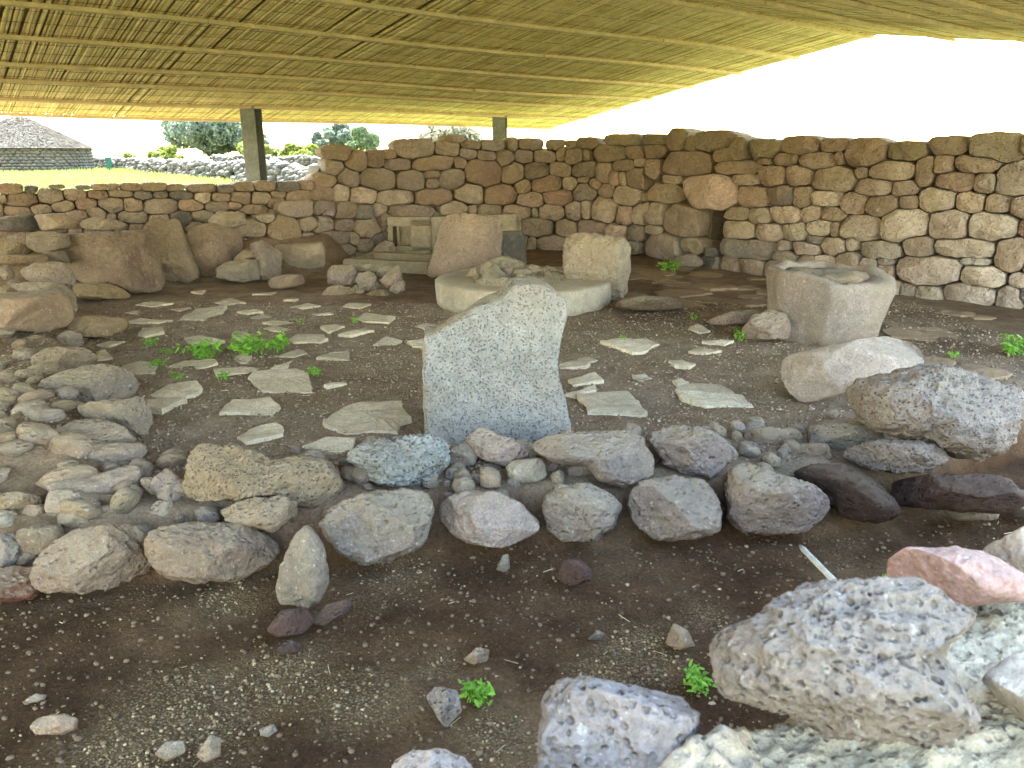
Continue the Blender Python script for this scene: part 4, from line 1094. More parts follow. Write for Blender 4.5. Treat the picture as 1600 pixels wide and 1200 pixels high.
def flag(poly, th, col, tilt=0.0, rise=0.006):
    pts = np.array([G(a, b, 0.02)[:2] for a, b in poly])
    c = pts.mean(0)
    # ragged, finely broken outline
    q = []
    for a, b in zip(pts, np.roll(pts, -1, axis=0)):
        L = np.linalg.norm(b - a); m = max(2, int(L / 0.05))
        for k in range(m):
            s = a + (b - a) * k / m
            q.append(s + (RNG.normal(0, 0.004, 2) if k else 0))
    q = np.array(q) - c
    z0 = gzp(*c)
    n = len(q)
    off = RNG.random(3) * 50
    rings = [(1.03, -0.05), (1.0, th * 0.5), (0.985, th), (0.75, th + 0.003), (0.5, th + 0.004), (0.25, th + 0.003)]
    V = []
    for s, z in rings:
        for p in q: V.append((p[0] * s, p[1] * s, z))
    V.append((0, 0, th + 0.003)); V = np.array(V)
    top = V[:, 2] > th * 0.8
    dirx = RNG.uniform(-0.5, 0.5)
    st = V.copy(); st[:, 1] += dirx * st[:, 0]; st *= np.array([2.0, 16.0, 1.0])
    lay = fbm(st + off, 3)
    V[:, 2] += top * (np.floor(lay * 4) / 4 * 0.013 + fbm(V * 12 + off, 3) * 0.006)
    V[:, 2] += V[:, 0] * RNG.uniform(-0.04, 0.04) + V[:, 1] * RNG.uniform(-0.02, 0.06)
    F = []
    for i in range(len(rings) - 1):
        for j in range(n):
            F.append((i * n + j, i * n + (j + 1) % n, (i + 1) * n + (j + 1) % n, (i + 1) * n + j))
    m = len(V) - 1; k = (len(rings) - 1) * n
    for j in range(n): F.append((k + j, k + (j + 1) % n, m))
    area = 0.5 * sum(a[0] * b[1] - b[0] * a[1] for a, b in zip(q, np.roll(q, -1, axis=0)))
    if area < 0: F = [f[::-1] for f in F]
    me = mesh_py('paving_stone', V, F)
    obj('paving_stone', me, M['slate'], ground, col, (c[0], c[1], z0 + rise))
for zoom, fl in ((ZI, flagsI), (ZM, flagsM)):
    for i, f in enumerate(fl):
        big_ = i < 6
        f0 = RNG.uniform(0.82, 1.12)
        flag(Z(*zoom, f), 0.019 if big_ else 0.010, tuple(np.array((0.64, 0.55, 0.42)) * f0))
# earth-stained flags towards the wall and along the right
for k in range(50):
    a, b = RNG.uniform(0, 1, 2)
    if k < 40:
        px, py = 960 + 260 * a, 395 + 85 * b
    elif k < 58:
        px, py = 1400 + 230 * a, 490 + 130 * b
    else:
        px, py = 200 + 420 * a, 465 + 55 * b
    c = G(px, py, 0)
    if abs(c[0] - bcx) < 0.6 and abs(c[1] - bcy) < 0.6: continue
    r = RNG.uniform(0.10, 0.28); nn_ = RNG.integers(5, 8); a0 = RNG.uniform(0, 6)
    pl = []
    for j in range(nn_):
        t = a0 + 2 * math.pi * j / nn_ + RNG.uniform(-0.25, 0.25); rr_ = r * RNG.uniform(0.7, 1.15)
        w3 = np.array([c[0] + rr_ * 1.25 * math.cos(t), c[1] + rr_ * math.sin(t), 0.02 - EYE])
        d_ = w3[1] * CS - w3[2] * SN; u_ = w3[1] * SN + w3[2] * CS
        pl.append((800 + FPX * w3[0] / d_, 600 - FPX * u_ / d_))
    flag(pl, 0.014, tuple(np.array((0.215, 0.145, 0.088)) * RNG.uniform(0.75, 1.3)), rise=0.0)

# ------------------------------------------------------------------ foreground wall at the lower right
fw = empty('stone_wall', (1.0, 1.2, -0.2))
tag(fw, 'pitted boulders set in pale lime mortar atop the near wall, lower right', 'stone wall')
WZ = 0.74
E1 = np.array([0.80, 0.60]); E2 = np.array([0.60, -0.80])
W0 = np.array([-0.02, 0.74])
nu, nv_ = 420, 120
UU, VV = np.meshgrid(np.linspace(-0.6, 3.2, nu), np.linspace(0.0, 0.75, nv_))
wx = W0[0] + UU * E1[0] + VV * E2[0]; wy = W0[1] + UU * E1[1] + VV * E2[1]
q3 = np.stack([wx, wy, 0 * wx], -1).reshape(-1, 3)
hz_ = WZ - 0.03 + fbm(q3 * 5, 4).reshape(wx.shape) * 0.06 + fbm(q3 * 24, 4, 0.65).reshape(wx.shape) * 0.024 + np.abs(fbm(q3 * 60, 3)).reshape(wx.shape) * 0.02
edge_n = fbm(q3 * 4 + 8, 3).reshape(wx.shape) * 0.05
drop = sstep(0.10, 0.0, VV + edge_n) ** 1.5
hz_ = hz_ - 0.28 * drop
V = np.stack([wx, wy, hz_], -1).reshape(-1, 3)
idx = np.arange(nu * nv_).reshape(nv_, nu)
F = np.stack([idx[:-1, :-1], idx[1:, :-1], idx[1:, 1:], idx[:-1, 1:]], -1).reshape(-1, 4).tolist()
V = V.tolist(); base0 = len(V)
bd = list(idx[0, :]) + list(idx[1:, -1]) + list(idx[-1, -2::-1]) + list(idx[-2:0:-1, 0])
for i in bd: V.append((V[i][0], V[i][1], -0.3))
for j in range(len(bd)):
    j2 = (j + 1) % len(bd)
    F.append((bd[j], bd[j2], base0 + j2, base0 + j))
obj('mortar', mesh_py('mortar', V, F, True), M['mortar'], fw)
def KF(pts, **kw):
    return rock('stone', Z(*ZG_, pts), parent=fw, **kw)
KF([(635,410),(680,370),(900,270),(1020,230),(1120,212),(1260,215),(1330,260),(1420,350),(1330,400),(1280,450),(1340,570),(1360,640),(1240,690),(1080,700),(960,660),(860,610),(730,590),(640,560)], zb=WZ - 0.03, col=(0.17, 0.135, 0.118), depth=0.15, level=7, mat='vesicular', pits=0.006, pit_scale=95, rough=1.0, facets=2, n=2.5, extra=[((0, -0.4, 1), 0.72)], back=0.2)
KF([(60,860),(85,780),(110,620),(150,550),(230,522),(320,535),(450,580),(590,625),(590,700),(500,770),(400,860)], zb=WZ - 0.12, col=(0.195, 0.165, 0.16), depth=0.13, level=6, mat='vesicular', pits=0.004, pit_scale=85, rough=1.1, facets=4, n=2.5, back=0.2)
KF([(1190,150),(1250,108),(1340,116),(1400,112),(1500,145),(1575,200),(1560,270),(1450,280),(1380,290),(1330,250),(1190,215)], zb=WZ - 0.02, col='p', depth=0.12, level=6, mat='pink_stone', rough=0.9, facets=4, back=0.2)
KF([(1480,140),(1540,90),(1640,30),(1760,60),(1760,220),(1600,230)], zb=WZ - 0.02, col='t', depth=0.14, level=5, back=0.2)
KF([(-380,860),(-360,780),(-300,748),(-220,745),(-150,770),(-100,860)], zb=WZ - 0.3, col='l', depth=0.1, level=5, mat='vesicular', back=0.2)
KF([(1500,520),(1620,440),(1760,480),(1760,640),(1600,660)], zb=WZ, col='t', depth=0.1, level=5, back=0.2)

# ------------------------------------------------------------------ reed roof on steel posts
SL = 0.155
PZ = np.array(at(390, 163, 11.0))
RIDGE_S, END_B, START_B, EAVE_N = 5.30, 6.13, -10.0, 10.1
def roof_z(s):
    return PZ[2] + SL * s if s <= RIDGE_S else PZ[2] + SL * RIDGE_S - SL * (s - RIDGE_S)
def rp(s, b, dz=0.0):
    p = PZ[:2] + RH * s + BD * b
    return (p[0], p[1], roof_z(s) + dz)
roof = empty('reed_roof', (float(PZ[0] + RH[0] * 5 + BD[0] * 0), float(PZ[1] + RH[1] * 5), 2.9))
tag(roof, 'low pitched shelter roof lined with yellow reed matting and wooden battens', 'roof')
def sag(b, s): return 0.012 * math.sin(b * 0.9 + s)
# reeds: tapered six-sided canes with swollen joints
def reeds(name, s0, s1, seed):
    rg = np.random.default_rng(seed)
    Vs, Fs, T = [], [], []
    b = START_B; n0 = 0; NS = 6
    mats = 0.0
    while b < END_B:
        rad = rg.uniform(0.0095, 0.0150)
        gapx = rg.random()
        b += rad * 1.72 + (0.004 if gapx > 0.93 else 0) + (0.014 if gapx > 0.994 else 0)
        slope = rg.normal(0, 0.0035) + 0.004 * math.sin(b * 1.3)
        L = s1 - s0
        e0 = s0 - rg.uniform(0.0, 0.06) if s0 < 0 else s0
        e1 = s1 + (rg.uniform(0.0, 0.06) if s1 > 8 else 0)
        nseg = 13
        ss = np.linspace(e0, e1, nseg * 2 + 1)
        ton = np.clip(rg.normal(0.52, 0.2), 0, 1)
        if rg.random() < 0.05: ton *= 0.35
        dz0 = rg.normal(0, 0.0028)
        ring = np.linspace(0, 2 * math.pi, NS, endpoint=False)
        phase = rg.random()
        for i, sv in enumerate(ss):
            rr_ = rad * (1.0 if i % 2 else 1.12) * (0.85 + 0.3 * (sv - e0) / (e1 - e0) if rg.random() < 2 else 1)
            bc_ = b + slope * (sv - s0) + 0.003 * math.sin(sv * 2 + phase * 6)
            zc = roof_z(sv) + dz0 + sag(bc_, sv)
            cxy = PZ[:2] + RH * sv + BD * bc_
            for a in ring:
                Vs.append((cxy[0] + BD[0] * rr_ * math.cos(a), cxy[1] + BD[1] * rr_ * math.cos(a), zc + rr_ * math.sin(a)))
            T += [float(np.clip(ton + rg.normal(0, 0.07) - (0.22 if i % 2 == 0 else 0), 0, 1))] * NS
        for i in range(len(ss) - 1):
            for j in range(NS):
                Fs.append((n0 + i * NS + j, n0 + i * NS + (j + 1) % NS, n0 + (i + 1) * NS + (j + 1) % NS, n0 + (i + 1) * NS + j))
        n0 += len(ss) * NS
    me = mesh_np(name, np.array(Vs), np.array(Fs), True)
    a = me.attributes.new('tone', 'FLOAT', 'POINT'); a.data.foreach_set('value', np.array(T, np.float32))
    o = obj(name, me, M['reed'], roof)
    o['kind'] = 'stuff'
    return o
reeds('reed_mat', -0.98, RIDGE_S, 5)
reeds('reed_mat', RIDGE_S, EAVE_N, 6)
# binding wires of the mats
Vw, Fw = [], []
for sv in list(np.arange(-0.8, EAVE_N, 0.30)):
    bs = np.arange(START_B, END_B, 0.35); n0 = len(Vw)
    off = RNG.normal(0, 0.012, len(bs))
    for i, b in enumerate(bs):
        for ds, dz in ((-0.0022, -0.013), (0.0022, -0.013), (0.0, -0.016)):
            p = rp(sv + off[i] + ds, b, dz + sag(b, sv)); Vw.append(p)
    for i in range(len(bs) - 1):
        for j in range(3):
            Fw.append((n0 + 3 * i + j, n0 + 3 * i + (j + 1) % 3, n0 + 3 * (i + 1) + (j + 1) % 3, n0 + 3 * (i + 1) + j))
wo = obj('binding_wires', mesh_np('binding_wires', np.array(Vw), np.array(Fw)), M['wire'], roof); wo['kind'] = 'stuff'
# cover sheet above the reeds (two slopes)
def sheet(s0, s1):
    V_ = [rp(s0, START_B, 0.03), rp(s1, START_B, 0.03), rp(s1, END_B - 0.02, 0.03), rp(s0, END_B - 0.02, 0.03)]
    V_ += [(x, y, z + 0.03) for x, y, z in V_]
    return mesh_py('cover_sheet', V_, [(0, 1, 2, 3), (7, 6, 5, 4), (0, 4, 5, 1), (1, 5, 6, 2), (2, 6, 7, 3), (3, 7, 4, 0)])
obj('cover_sheet', sheet(-1.06, RIDGE_S - 0.003), M['sheet'], roof)
obj('cover_sheet', sheet(RIDGE_S + 0.003, EAVE_N), M['sheet'], roof)
# battens nailed below, in lengths
rb = random.Random(4)
for s in (-0.93, -0.02, 0.86, 1.53, 2.38, 3.27, 4.2, 5.22, 6.25, 7.2, 8.25, 9.2):
    b = START_B + rb.uniform(0, 1.5)
    while b < END_B:
        L = rb.uniform(3.2, 4.4)
        e = min(b + L, END_B + rb.uniform(0.03, 0.12))
        if END_B - e < 1.0: e = END_B + rb.uniform(0.03, 0.12)
        w = 0.022 if s > -0.5 else 0.012
        ns = 8
        off = rb.uniform(-0.02, 0.02)
        V_ = []; dz = -0.012
        for i in range(ns + 1):
            bb = b + (e - b) * i / ns
            sg = s + off + 0.012 * math.sin(bb * 1.1 + s * 5)
            for ds, d2 in ((-w, -0.032), (w, -0.032), (w, 0.0), (-w, 0.0)):
                V_.append(rp(sg + ds, bb, dz + d2 + sag(bb, s) + rb.uniform(-0.001, 0.001)))
        F_ = [(4 * i + j, 4 * i + (j + 1) % 4, 4 * i + 4 + (j + 1) % 4, 4 * i + 4 + j) for i in range(ns) for j in range(4)] + [(3, 2, 1, 0), tuple(4 * ns + j for j in range(4))]
        obj('batten', mesh_py('batten', V_, F_), M['wood'], roof)
        b = e + 0.004
        if e > END_B: break

def post(px, py_top, yy, label, zb, yaw):
    base = at(px, py_top, yy)
    t = empty('steel_post', (base[0], base[1], zb))
    tag(t, label, 'post', 'steel posts under the far eave')
    H_ = base[2] - zb + 0.02
    Rz = Matrix.Rotation(yaw, 4, 'Z')
    for nm, b in (('flange', (-0.105, 0.105, -0.105, -0.09, 0, H_)), ('flange', (-0.105, 0.105, 0.09, 0.105, 0, H_)), ('web', (-0.006, 0.006, -0.09, 0.09, 0, H_)), ('base_plate', (-0.16, 0.16, -0.16, 0.16, -0.02, 0.002)), ('cap_plate', (-0.15, 0.15, -0.13, 0.13, H_, H_ + 0.015))):
        V_, F_ = box_vf(*b)
        me = mesh_py(nm, V_, F_); me.transform(Rz)
        obj(nm, me, M['steel'], t, None, t.location)
    return t
post(391, 164, 11.15, 'rusty steel post carrying the reed roof behind the low wall', 0.42, R(-12))
post(781, 185, 13.75, 'grey steel post rising behind the tall wall under the roof corner', 0.42, R(-12))

# ------------------------------------------------------------------ beyond the ruin
def leaf_cloud(centres, radii, n, size, rg, squash=0.8):
    V = []; 
    c = np.array(centres); r = np.array(radii)
    pick = rg.choice(len(c), n, p=r ** 2 / (r ** 2).sum())
    d = rg.normal(size=(n, 3)); d /= np.linalg.norm(d, axis=1)[:, None]
    rad = r[pick] * (0.55 + 0.5 * rg.random(n) ** 0.5)
    p = c[pick] + d * rad[:, None] * np.array([1, 1, squash])
    a = rg.normal(size=(n, 3)); a /= np.linalg.norm(a, axis=1)[:, None]
    b = np.cross(a, rg.normal(size=(n, 3))); b /= np.linalg.norm(b, axis=1)[:, None]
    s = size * rg.uniform(0.6, 1.4, n)[:, None]
    Q = np.stack([p - a * s, p + b * s * 0.6, p + a * s, p - b * s * 0.6], 1).reshape(-1, 3)
    return Q, np.arange(4 * n).reshape(n, 4)
def cone_tube(p0, p1, r0, r1, n=7):
    p0, p1 = np.array(p0, float), np.array(p1, float)
    d = (p1 - p0) / np.linalg.norm(p1 - p0)
    a = np.cross(d, [0.3, 1, 0.2]); a /= np.linalg.norm(a); b = np.cross(d, a)
    V = [p + r * (math.cos(2 * math.pi * j / n) * a + math.sin(2 * math.pi * j / n) * b) for p, r in ((p0, r0), (p1, r1)) for j in range(n)]
    F = [(j, (j + 1) % n, n + (j + 1) % n, n + j) for j in range(n)]
    return V, F
def tree(name, label, px0, px1, py_top, py_base, dist, mat, seed, n=9000, leaf=0.16, trunk=True, group=None, cat='tree'):
    rg = np.random.default_rng(seed)
    a, b = at(px0, py_base, dist), at(px1, py_base, dist)
    top = at(0.5 * (px0 + px1), py_top, dist)[2]
    zb = 0.45
    cx = 0.5 * (a[0] + b[0]); w = 0.5 * (b[0] - a[0]); h = top - zb
    t = empty(name, (cx, dist, zb))
    tag(t, label, cat, group)
    hb = 0.18 * h if trunk else 0.0
    cs, rs = [], []
    for k in range(26 if trunk else 14):
        d = rg.normal(size=3); d /= np.linalg.norm(d); q = rg.random() ** 0.4
        z = hb + (h - hb) * (0.5 + 0.36 * d[2] * q)
        f = math.sqrt(max(0.1, 1 - ((z - hb) / (h - hb) * 2 - 0.85) ** 2 * 0.75))
        cs.append((d[0] * q * w * 0.95 * f, d[1] * q * w * 0.8 * f, z)); rs.append(rg.uniform(0.18, 0.34) * min(w, h))
    V, F = leaf_cloud(cs, rs, n, leaf, rg)
    obj('crown', mesh_np('crown', V, F), M[mat], t, None, t.location)
    TV, TF = [], []
    def addt(*args):
        v, f = cone_tube(*args); m = len(TV); TV.extend(v); TF.extend([tuple(i + m for i in q) for q in f])
    if trunk:
        addt((0, 0, -0.3), (0.1, 0, hb + 0.25 * h), 0.05 * h, 0.035 * h)
        for k in range(7): addt((0.1, 0, hb + 0.1 * h + 0.02 * k * h), cs[k], 0.02 * h, 0.008 * h)
        obj('trunk', mesh_py('trunk', TV, TF), M['bark'], t, None, t.location)
    else:
        for k in range(6): addt((0, 0, -0.1), cs[k], 0.02 * h, 0.008 * h)
        obj('stems', mesh_py('stems', TV, TF), M['bark'], t, None, t.location)
    return t
gT = 'trees beyond the ruin'
tree('oak_tree', 'large dark spreading tree behind the rusty steel post', 240, 425, 172, 247, 78, 'tree_dark', 1, 16000, 0.22, group=gT)
tree('oak_tree', 'rounded blue-green tree left of a lighter twin tree', 494, 556, 188, 245, 85, 'tree_dark', 2, 7000, 0.22, group=gT)
tree('oak_tree', 'rounded lighter green tree just right of the blue-green one', 542, 602, 192, 245, 80, 'tree_mid', 3, 7000, 0.2, group=gT)
tree('oak_tree', 'faded brownish tree low behind the tall wall near the second post', 640, 752, 190, 245, 95, 'tree_pale', 4, 7000, 0.24, group=gT)
gBu = 'bushes along the field walls'
tree('bush', 'yellow-green bush rising over the pale field wall left of the post', 230, 294, 218, 258, 50, 'bush', 5, 4000, 0.12, False, gBu, 'bush')
tree('bush', 'olive bush behind the rusty post above the field wall', 352, 436, 222, 256, 56, 'bush', 6, 4500, 0.13, False, gBu, 'bush')
tree('bush', 'broad olive bush between the post and the tall wall', 434, 508, 222, 254, 55, 'bush', 7, 4500, 0.13, False, gBu, 'bush')
tree('bush', 'small bright green bush peeping over the tall wall under the roof tip', 874, 908, 207, 245, 22, 'bush', 8, 2500, 0.07, False, gBu, 'bush')
tree('bush', 'low far green shrub between the hut and the yellow-green bush', 180, 226, 238, 254, 60, 'bush', 9, 1500, 0.13, False, gBu, 'bush')

# field walls: heaped pale stones
def field_wall(label, line, h, thick, n, seed):
    rg = np.random.default_rng(seed)
    line = np.array(line); L = np.linalg.norm(np.diff(line, axis=0), axis=1); cum = np.r_[0, np.cumsum(L)]
    t = empty('field_wall', (line[0][0], line[0][1], 0.45)); tag(t, label, 'stone wall')
    V0, F0 = ico(1)
    V, F = [], []
    u = rg.uniform(0, cum[-1], n)
    x = np.interp(u, cum, line[:, 0]); y = np.interp(u, cum, line[:, 1])
    i = np.clip(np.searchsorted(cum, u) - 1, 0, len(L) - 1)
    d = (line[1:] - line[:-1])[i] / L[i][:, None]
    z = rg.random(n) * h * (1 + 0.08 * np.sin(u * 1.3))
    side = rg.uniform(-1, 1, n) * thick * (1 - 0.35 * z / h)
    sz = rg.uniform(0.09, 0.2, n)
    for k in range(n):
        m = V0 * (1 + 0.25 * (rg.random((len(V0), 1)) - 0.5)) * sz[k] * np.array([1.2, 1.0, 0.75])
        V.append(m + np.array([x[k] - d[k, 1] * side[k], y[k] + d[k, 0] * side[k], 0.40 + z[k]])); F.append(F0 + k * len(V0))
    o = obj('heaped_stones', mesh_np('heaped_stones', np.concatenate(V), np.concatenate(F)), M['field_stone'], t); o['kind'] = 'stuff'
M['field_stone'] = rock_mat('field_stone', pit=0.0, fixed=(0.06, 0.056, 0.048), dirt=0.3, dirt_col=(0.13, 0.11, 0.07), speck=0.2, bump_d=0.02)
def hz(px, y): 
    p = at(px, 240, y); return (p[0], p[1])
field_wall('pale heaped field wall running from the hut towards the ruin', [hz(120, 58), hz(200, 48), hz(320, 34), hz(520, 22), hz(700, 20)], 0.72, 0.35, 3600, 1)
field_wall('farther pale field wall behind the rusty post', [hz(330, 60), hz(430, 50), hz(560, 44)], 0.85, 0.35, 1500, 2)

# thatched hut
hc = at(42, 262, 47)
hut = empty('thatched_hut', (hc[0], hc[1], 0.45))
tag(hut, 'round stone hut with a conical thatched roof in the field at far left', 'hut')
rgh = np.random.default_rng(9)
V0, F0 = ico(1); V, F = [], []
k = 0
HR, HH = 3.45, 1.25
for row in range(8):
    nst_ = 75
    for j in range(nst_):
        a = 2 * math.pi * (j + 0.5 * (row % 2) + rgh.uniform(-0.2, 0.2)) / nst_
        s = np.array([0.12, 0.2, 0.1]) * rgh.uniform(0.75, 1.2, 3)
        m = V0 * s * (1 + 0.2 * (rgh.random((len(V0), 1)) - 0.5))
        ca, sa = math.cos(a), math.sin(a)
        m = np.stack([m[:, 0] * ca - m[:, 1] * sa, m[:, 0] * sa + m[:, 1] * ca, m[:, 2]], 1)
        V.append(m + np.array([HR * ca, HR * sa, 0.06 + row * 0.165])); F.append(F0 + k * len(V0)); k += 1
o = obj('wall_stones', mesh_np('wall_stones', np.concatenate(V), np.concatenate(F)), M['field_stone'], hut, None, hut.location); o['kind'] = 'stuff'
nseg = 48
Vc = [(HR * 0.985 * math.cos(2 * math.pi * j / nseg), HR * 0.985 * math.sin(2 * math.pi * j / nseg), z) for z in (-0.3, HH + 0.1) for j in range(nseg)]
obj('wall', mesh_py('wall', Vc, [(j, (j + 1) % nseg, nseg + (j + 1) % nseg, nseg + j) for j in range(nseg)]), M['mortar_core'], hut, None, hut.location)
Hroof = 1.88
Vr = [((HR + 0.1) * (1 - q) * math.cos(2 * math.pi * j / nseg), (HR + 0.1) * (1 - q) * math.sin(2 * math.pi * j / nseg), HH + 0.02 + Hroof * q) for q in (0, 0.25, 0.5, 0.75, 0.97) for j in range(nseg)]
obj('roof', mesh_py('roof', Vr, [(i * nseg + j, i * nseg + (j + 1) % nseg, (i + 1) * nseg + (j + 1) % nseg, (i + 1) * nseg + j) for i in range(4) for j in range(nseg)] + [tuple(4 * nseg + j for j in range(nseg))], True), M['straw'], hut, None, hut.location)
ns_ = 9000
a = rgh.uniform(0, 2 * math.pi, ns_); q = 1 - np.sqrt(rgh.random(ns_)); L = rgh.uniform(0.3, 0.7, ns_); da = rgh.normal(0, 0.03, ns_)
q2 = np.maximum(q - L / 4.4, -0.05)
def rpnt(a, q, up): return np.stack([(HR + 0.12) * (1 - q) * np.cos(a), (HR + 0.12) * (1 - q) * np.sin(a), HH + 0.05 + Hroof * q + up], 1)
p0 = rpnt(a, q, 0.03); p1 = rpnt(a + da, q2, 0.10); p2 = rpnt(a + da + 0.02 / (1.02 - q2), q2, 0.10); p3 = rpnt(a + 0.02 / (1.02 - q), q, 0.03)
o = obj('thatch', mesh_np('thatch', np.stack([p0, p1, p2, p3], 1).reshape(-1, 3), np.arange(4 * ns_).reshape(-1, 4)), M['straw'], hut, None, hut.location); o['kind'] = 'stuff'

gp = at(171, 262, 46)
V_, F_ = box_vf(-0.14, 0.14, -0.1, 0.1, 0, 0.85)
me = mesh_py('field_marker', V_, F_); bevel_mesh(me, 0.02)
M['green_paint'] = plain_mat('green_paint', (0.012, 0.06, 0.038), 0.2, 4, 0.6)
tag(obj('marker_post', me, M['green_paint'], None, None, (gp[0], gp[1], 0.42)), 'short green marker post in the field wall beside the hut', 'post')

# field grass
rg = np.random.default_rng(21)
n = 42000
px_ = rg.uniform(-60, 560, n); dist = 11.8 + 45 * rg.random(n) ** 1.4
gxp = (px_ - 800) / FPX * dist / 1.03; gyp = dist + 0.3 * gxp * 0
keep = half(np.stack([gxp, gyp], -1), (-9.5, 7.1), (-2.55, 11.3)) > 0.9
gxp, gyp = gxp[keep], gyp[keep]; n = len(gxp)
hgt = rg.uniform(0.06, 0.2, n) * (0.6 + 0.8 * (vnoise(np.stack([gxp * 0.4, gyp * 0.4, gxp * 0], 1)) * 0.5 + 0.5)); zz = gz(gxp, gyp)
ang = rg.uniform(0, 6.28, n); w = 0.012 + 0.0006 * gyp
lx, ly = rg.normal(0, 0.05, n), rg.normal(0, 0.05, n)
A_ = np.stack([gxp - w * np.cos(ang), gyp - w * np.sin(ang), zz - 0.01], 1); B_ = np.stack([gxp + w * np.cos(ang), gyp + w * np.sin(ang), zz - 0.01], 1); C_ = np.stack([gxp + lx, gyp + ly, zz + hgt], 1)
tag(obj('grass', mesh_np('grass', np.stack([A_, B_, C_], 1).reshape(-1, 3), np.arange(3 * n).reshape(-1, 3)), M['grass']), 'sunlit short green grass of the field behind the low wall', 'grass', kind='stuff')

# ------------------------------------------------------------------ small things on the ground
def weed(label, px, py, w_px, h_px, zb=0.0, n=None, seed=0, group='green weeds on the ruin floor'):
    rg = np.random.default_rng(seed + 100)
    p = G(px, py, zb); zg = gzp(p[0], p[1]) if zb > -0.5 else zb
    sc = p[1] / FPX * 1.02
    w, h = w_px * sc, h_px * sc
    t = empty('weed_plant', (p[0], p[1], zg)); tag(t, label, 'weed', group)
    ns = max(5, int(w_px / 2.6)); V, F, LV, LF = [], [], [], []
    lr = min(0.030, max(0.012, 0.2 * h))
    for k in range(ns):
        bx_, by_ = rg.uniform(-0.35, 0.35) * w, rg.uniform(-0.35, 0.35) * w
        tip = np.array([bx_ + rg.normal(0, 0.2) * w, by_ + rg.normal(0, 0.2) * w, h * rg.uniform(0.55, 1.0)])
        v, f = cone_tube((bx_, by_, -0.01), tip, 0.0025, 0.0012, 4)
        m = len(V); V += v; F += [tuple(i + m for i in q) for q in f]
        for q in range(int(rg.integers(5, 10))):
            f0 = rg.uniform(0.35, 1.0)
            c = np.array([bx_, by_, 0]) * (1 - f0) + tip * f0 + rg.normal(0, 0.28, 3) * np.array([h, h, h * 0.4]) * 0.7
            c[2] = max(c[2], 0.008)
            nr = np.array([rg.normal(0, 0.5), rg.normal(0, 0.5) - 0.3, 1.0]); nr /= np.linalg.norm(nr)
            a = np.cross(nr, rg.normal(size=3)); a /= np.linalg.norm(a); b = np.cross(nr, a)
            s = lr * rg.uniform(0.6, 1.25)
            m = len(LV)
            for r_, t_ in ((1.0, 0), (0.75, 0.75), (0.75, 2.2), (1.0, math.pi), (0.75, -2.2), (0.75, -0.75)):
                LV.append(c + s * r_ * (math.cos(t_) * a + 0.62 * math.sin(t_) * b) + nr * (0.25 * s * abs(math.sin(t_))))
            LF.append(tuple(range(m, m + 6)))
    obj('leaves', mesh_py('leaves', LV, LF), M['weed'], t, None, t.location)
    obj('stems', mesh_py('stems', V, F), M['weed'], t, None, t.location)['kind'] = 'stuff'
for i, (px, py, w, h, zb, lab) in enumerate([
 (312, 560, 66, 26, 0, 'wide bushy green weed clump left of centre on the flagged floor'),
 (392, 553, 58, 30, 0, 'dense bright weed clump between the wide clump and the upright sprig'),
 (438, 548, 26, 28, 0, 'upright green sprig right beside the dense weed clump'),
 (235, 537, 22, 14, 0, 'small weed on the floor left of the wide clump, nearest the kerb'),
 (262, 552, 16, 10, 0, 'tiny sparse weed just left of the wide bushy clump'),
 (246, 574, 24, 16, 0, 'small low weed against the edge of the pale flag by the left kerb'),
 (490, 586, 24, 15, 0, 'small weed at the right corner of the broad pale flag'),
 (350, 595, 20, 16, 0, 'little weed growing against the long thin flag'),
 (276, 594, 18, 12, 0, 'little weed behind the tan flag near the left kerb'),
 (368, 524, 14, 8, 0, 'tiny weed on a pale flag behind the dense clump'),
 (469, 506, 12, 10, 0, 'tiny weed on the floor behind the upright sprig'),
 (556, 505, 16, 10, 0, 'small weed in front of the rubble heap on the floor'),
 (445, 452, 10, 8, 0, 'tiny weed at the low reddish stone before the bench'),
 (1045, 426, 32, 20, 0, 'leafy green weed near the niche of the tall wall'),
 (1160, 532, 28, 18, 0, 'green weed beside the boulder next to the round basin'),
 (1082, 500, 14, 10, 0, 'tiny weed on the grit right of the pale disc'),
 (975, 529, 10, 8, 0, 'tiny weed on a flag right of the upright slab'),
 (1586, 555, 40, 30, 0, 'leafy weed at the right edge of the floor below the tall wall'),
 (1487, 560, 20, 10, 0, 'low weed on the earth behind the huge pitted boulder'),
 (744, 1088, 40, 40, TR, 'young weed sprouting from the gravel beside the grey loose stone'),
 (1092, 1070, 44, 40, TR, 'young weed growing against the near mortared wall'),
 (1392, 905, 20, 22, TR, 'weed peeping out behind the pink stone of the near wall')]):
    weed(lab, px, py, w, h, zb, seed=i)

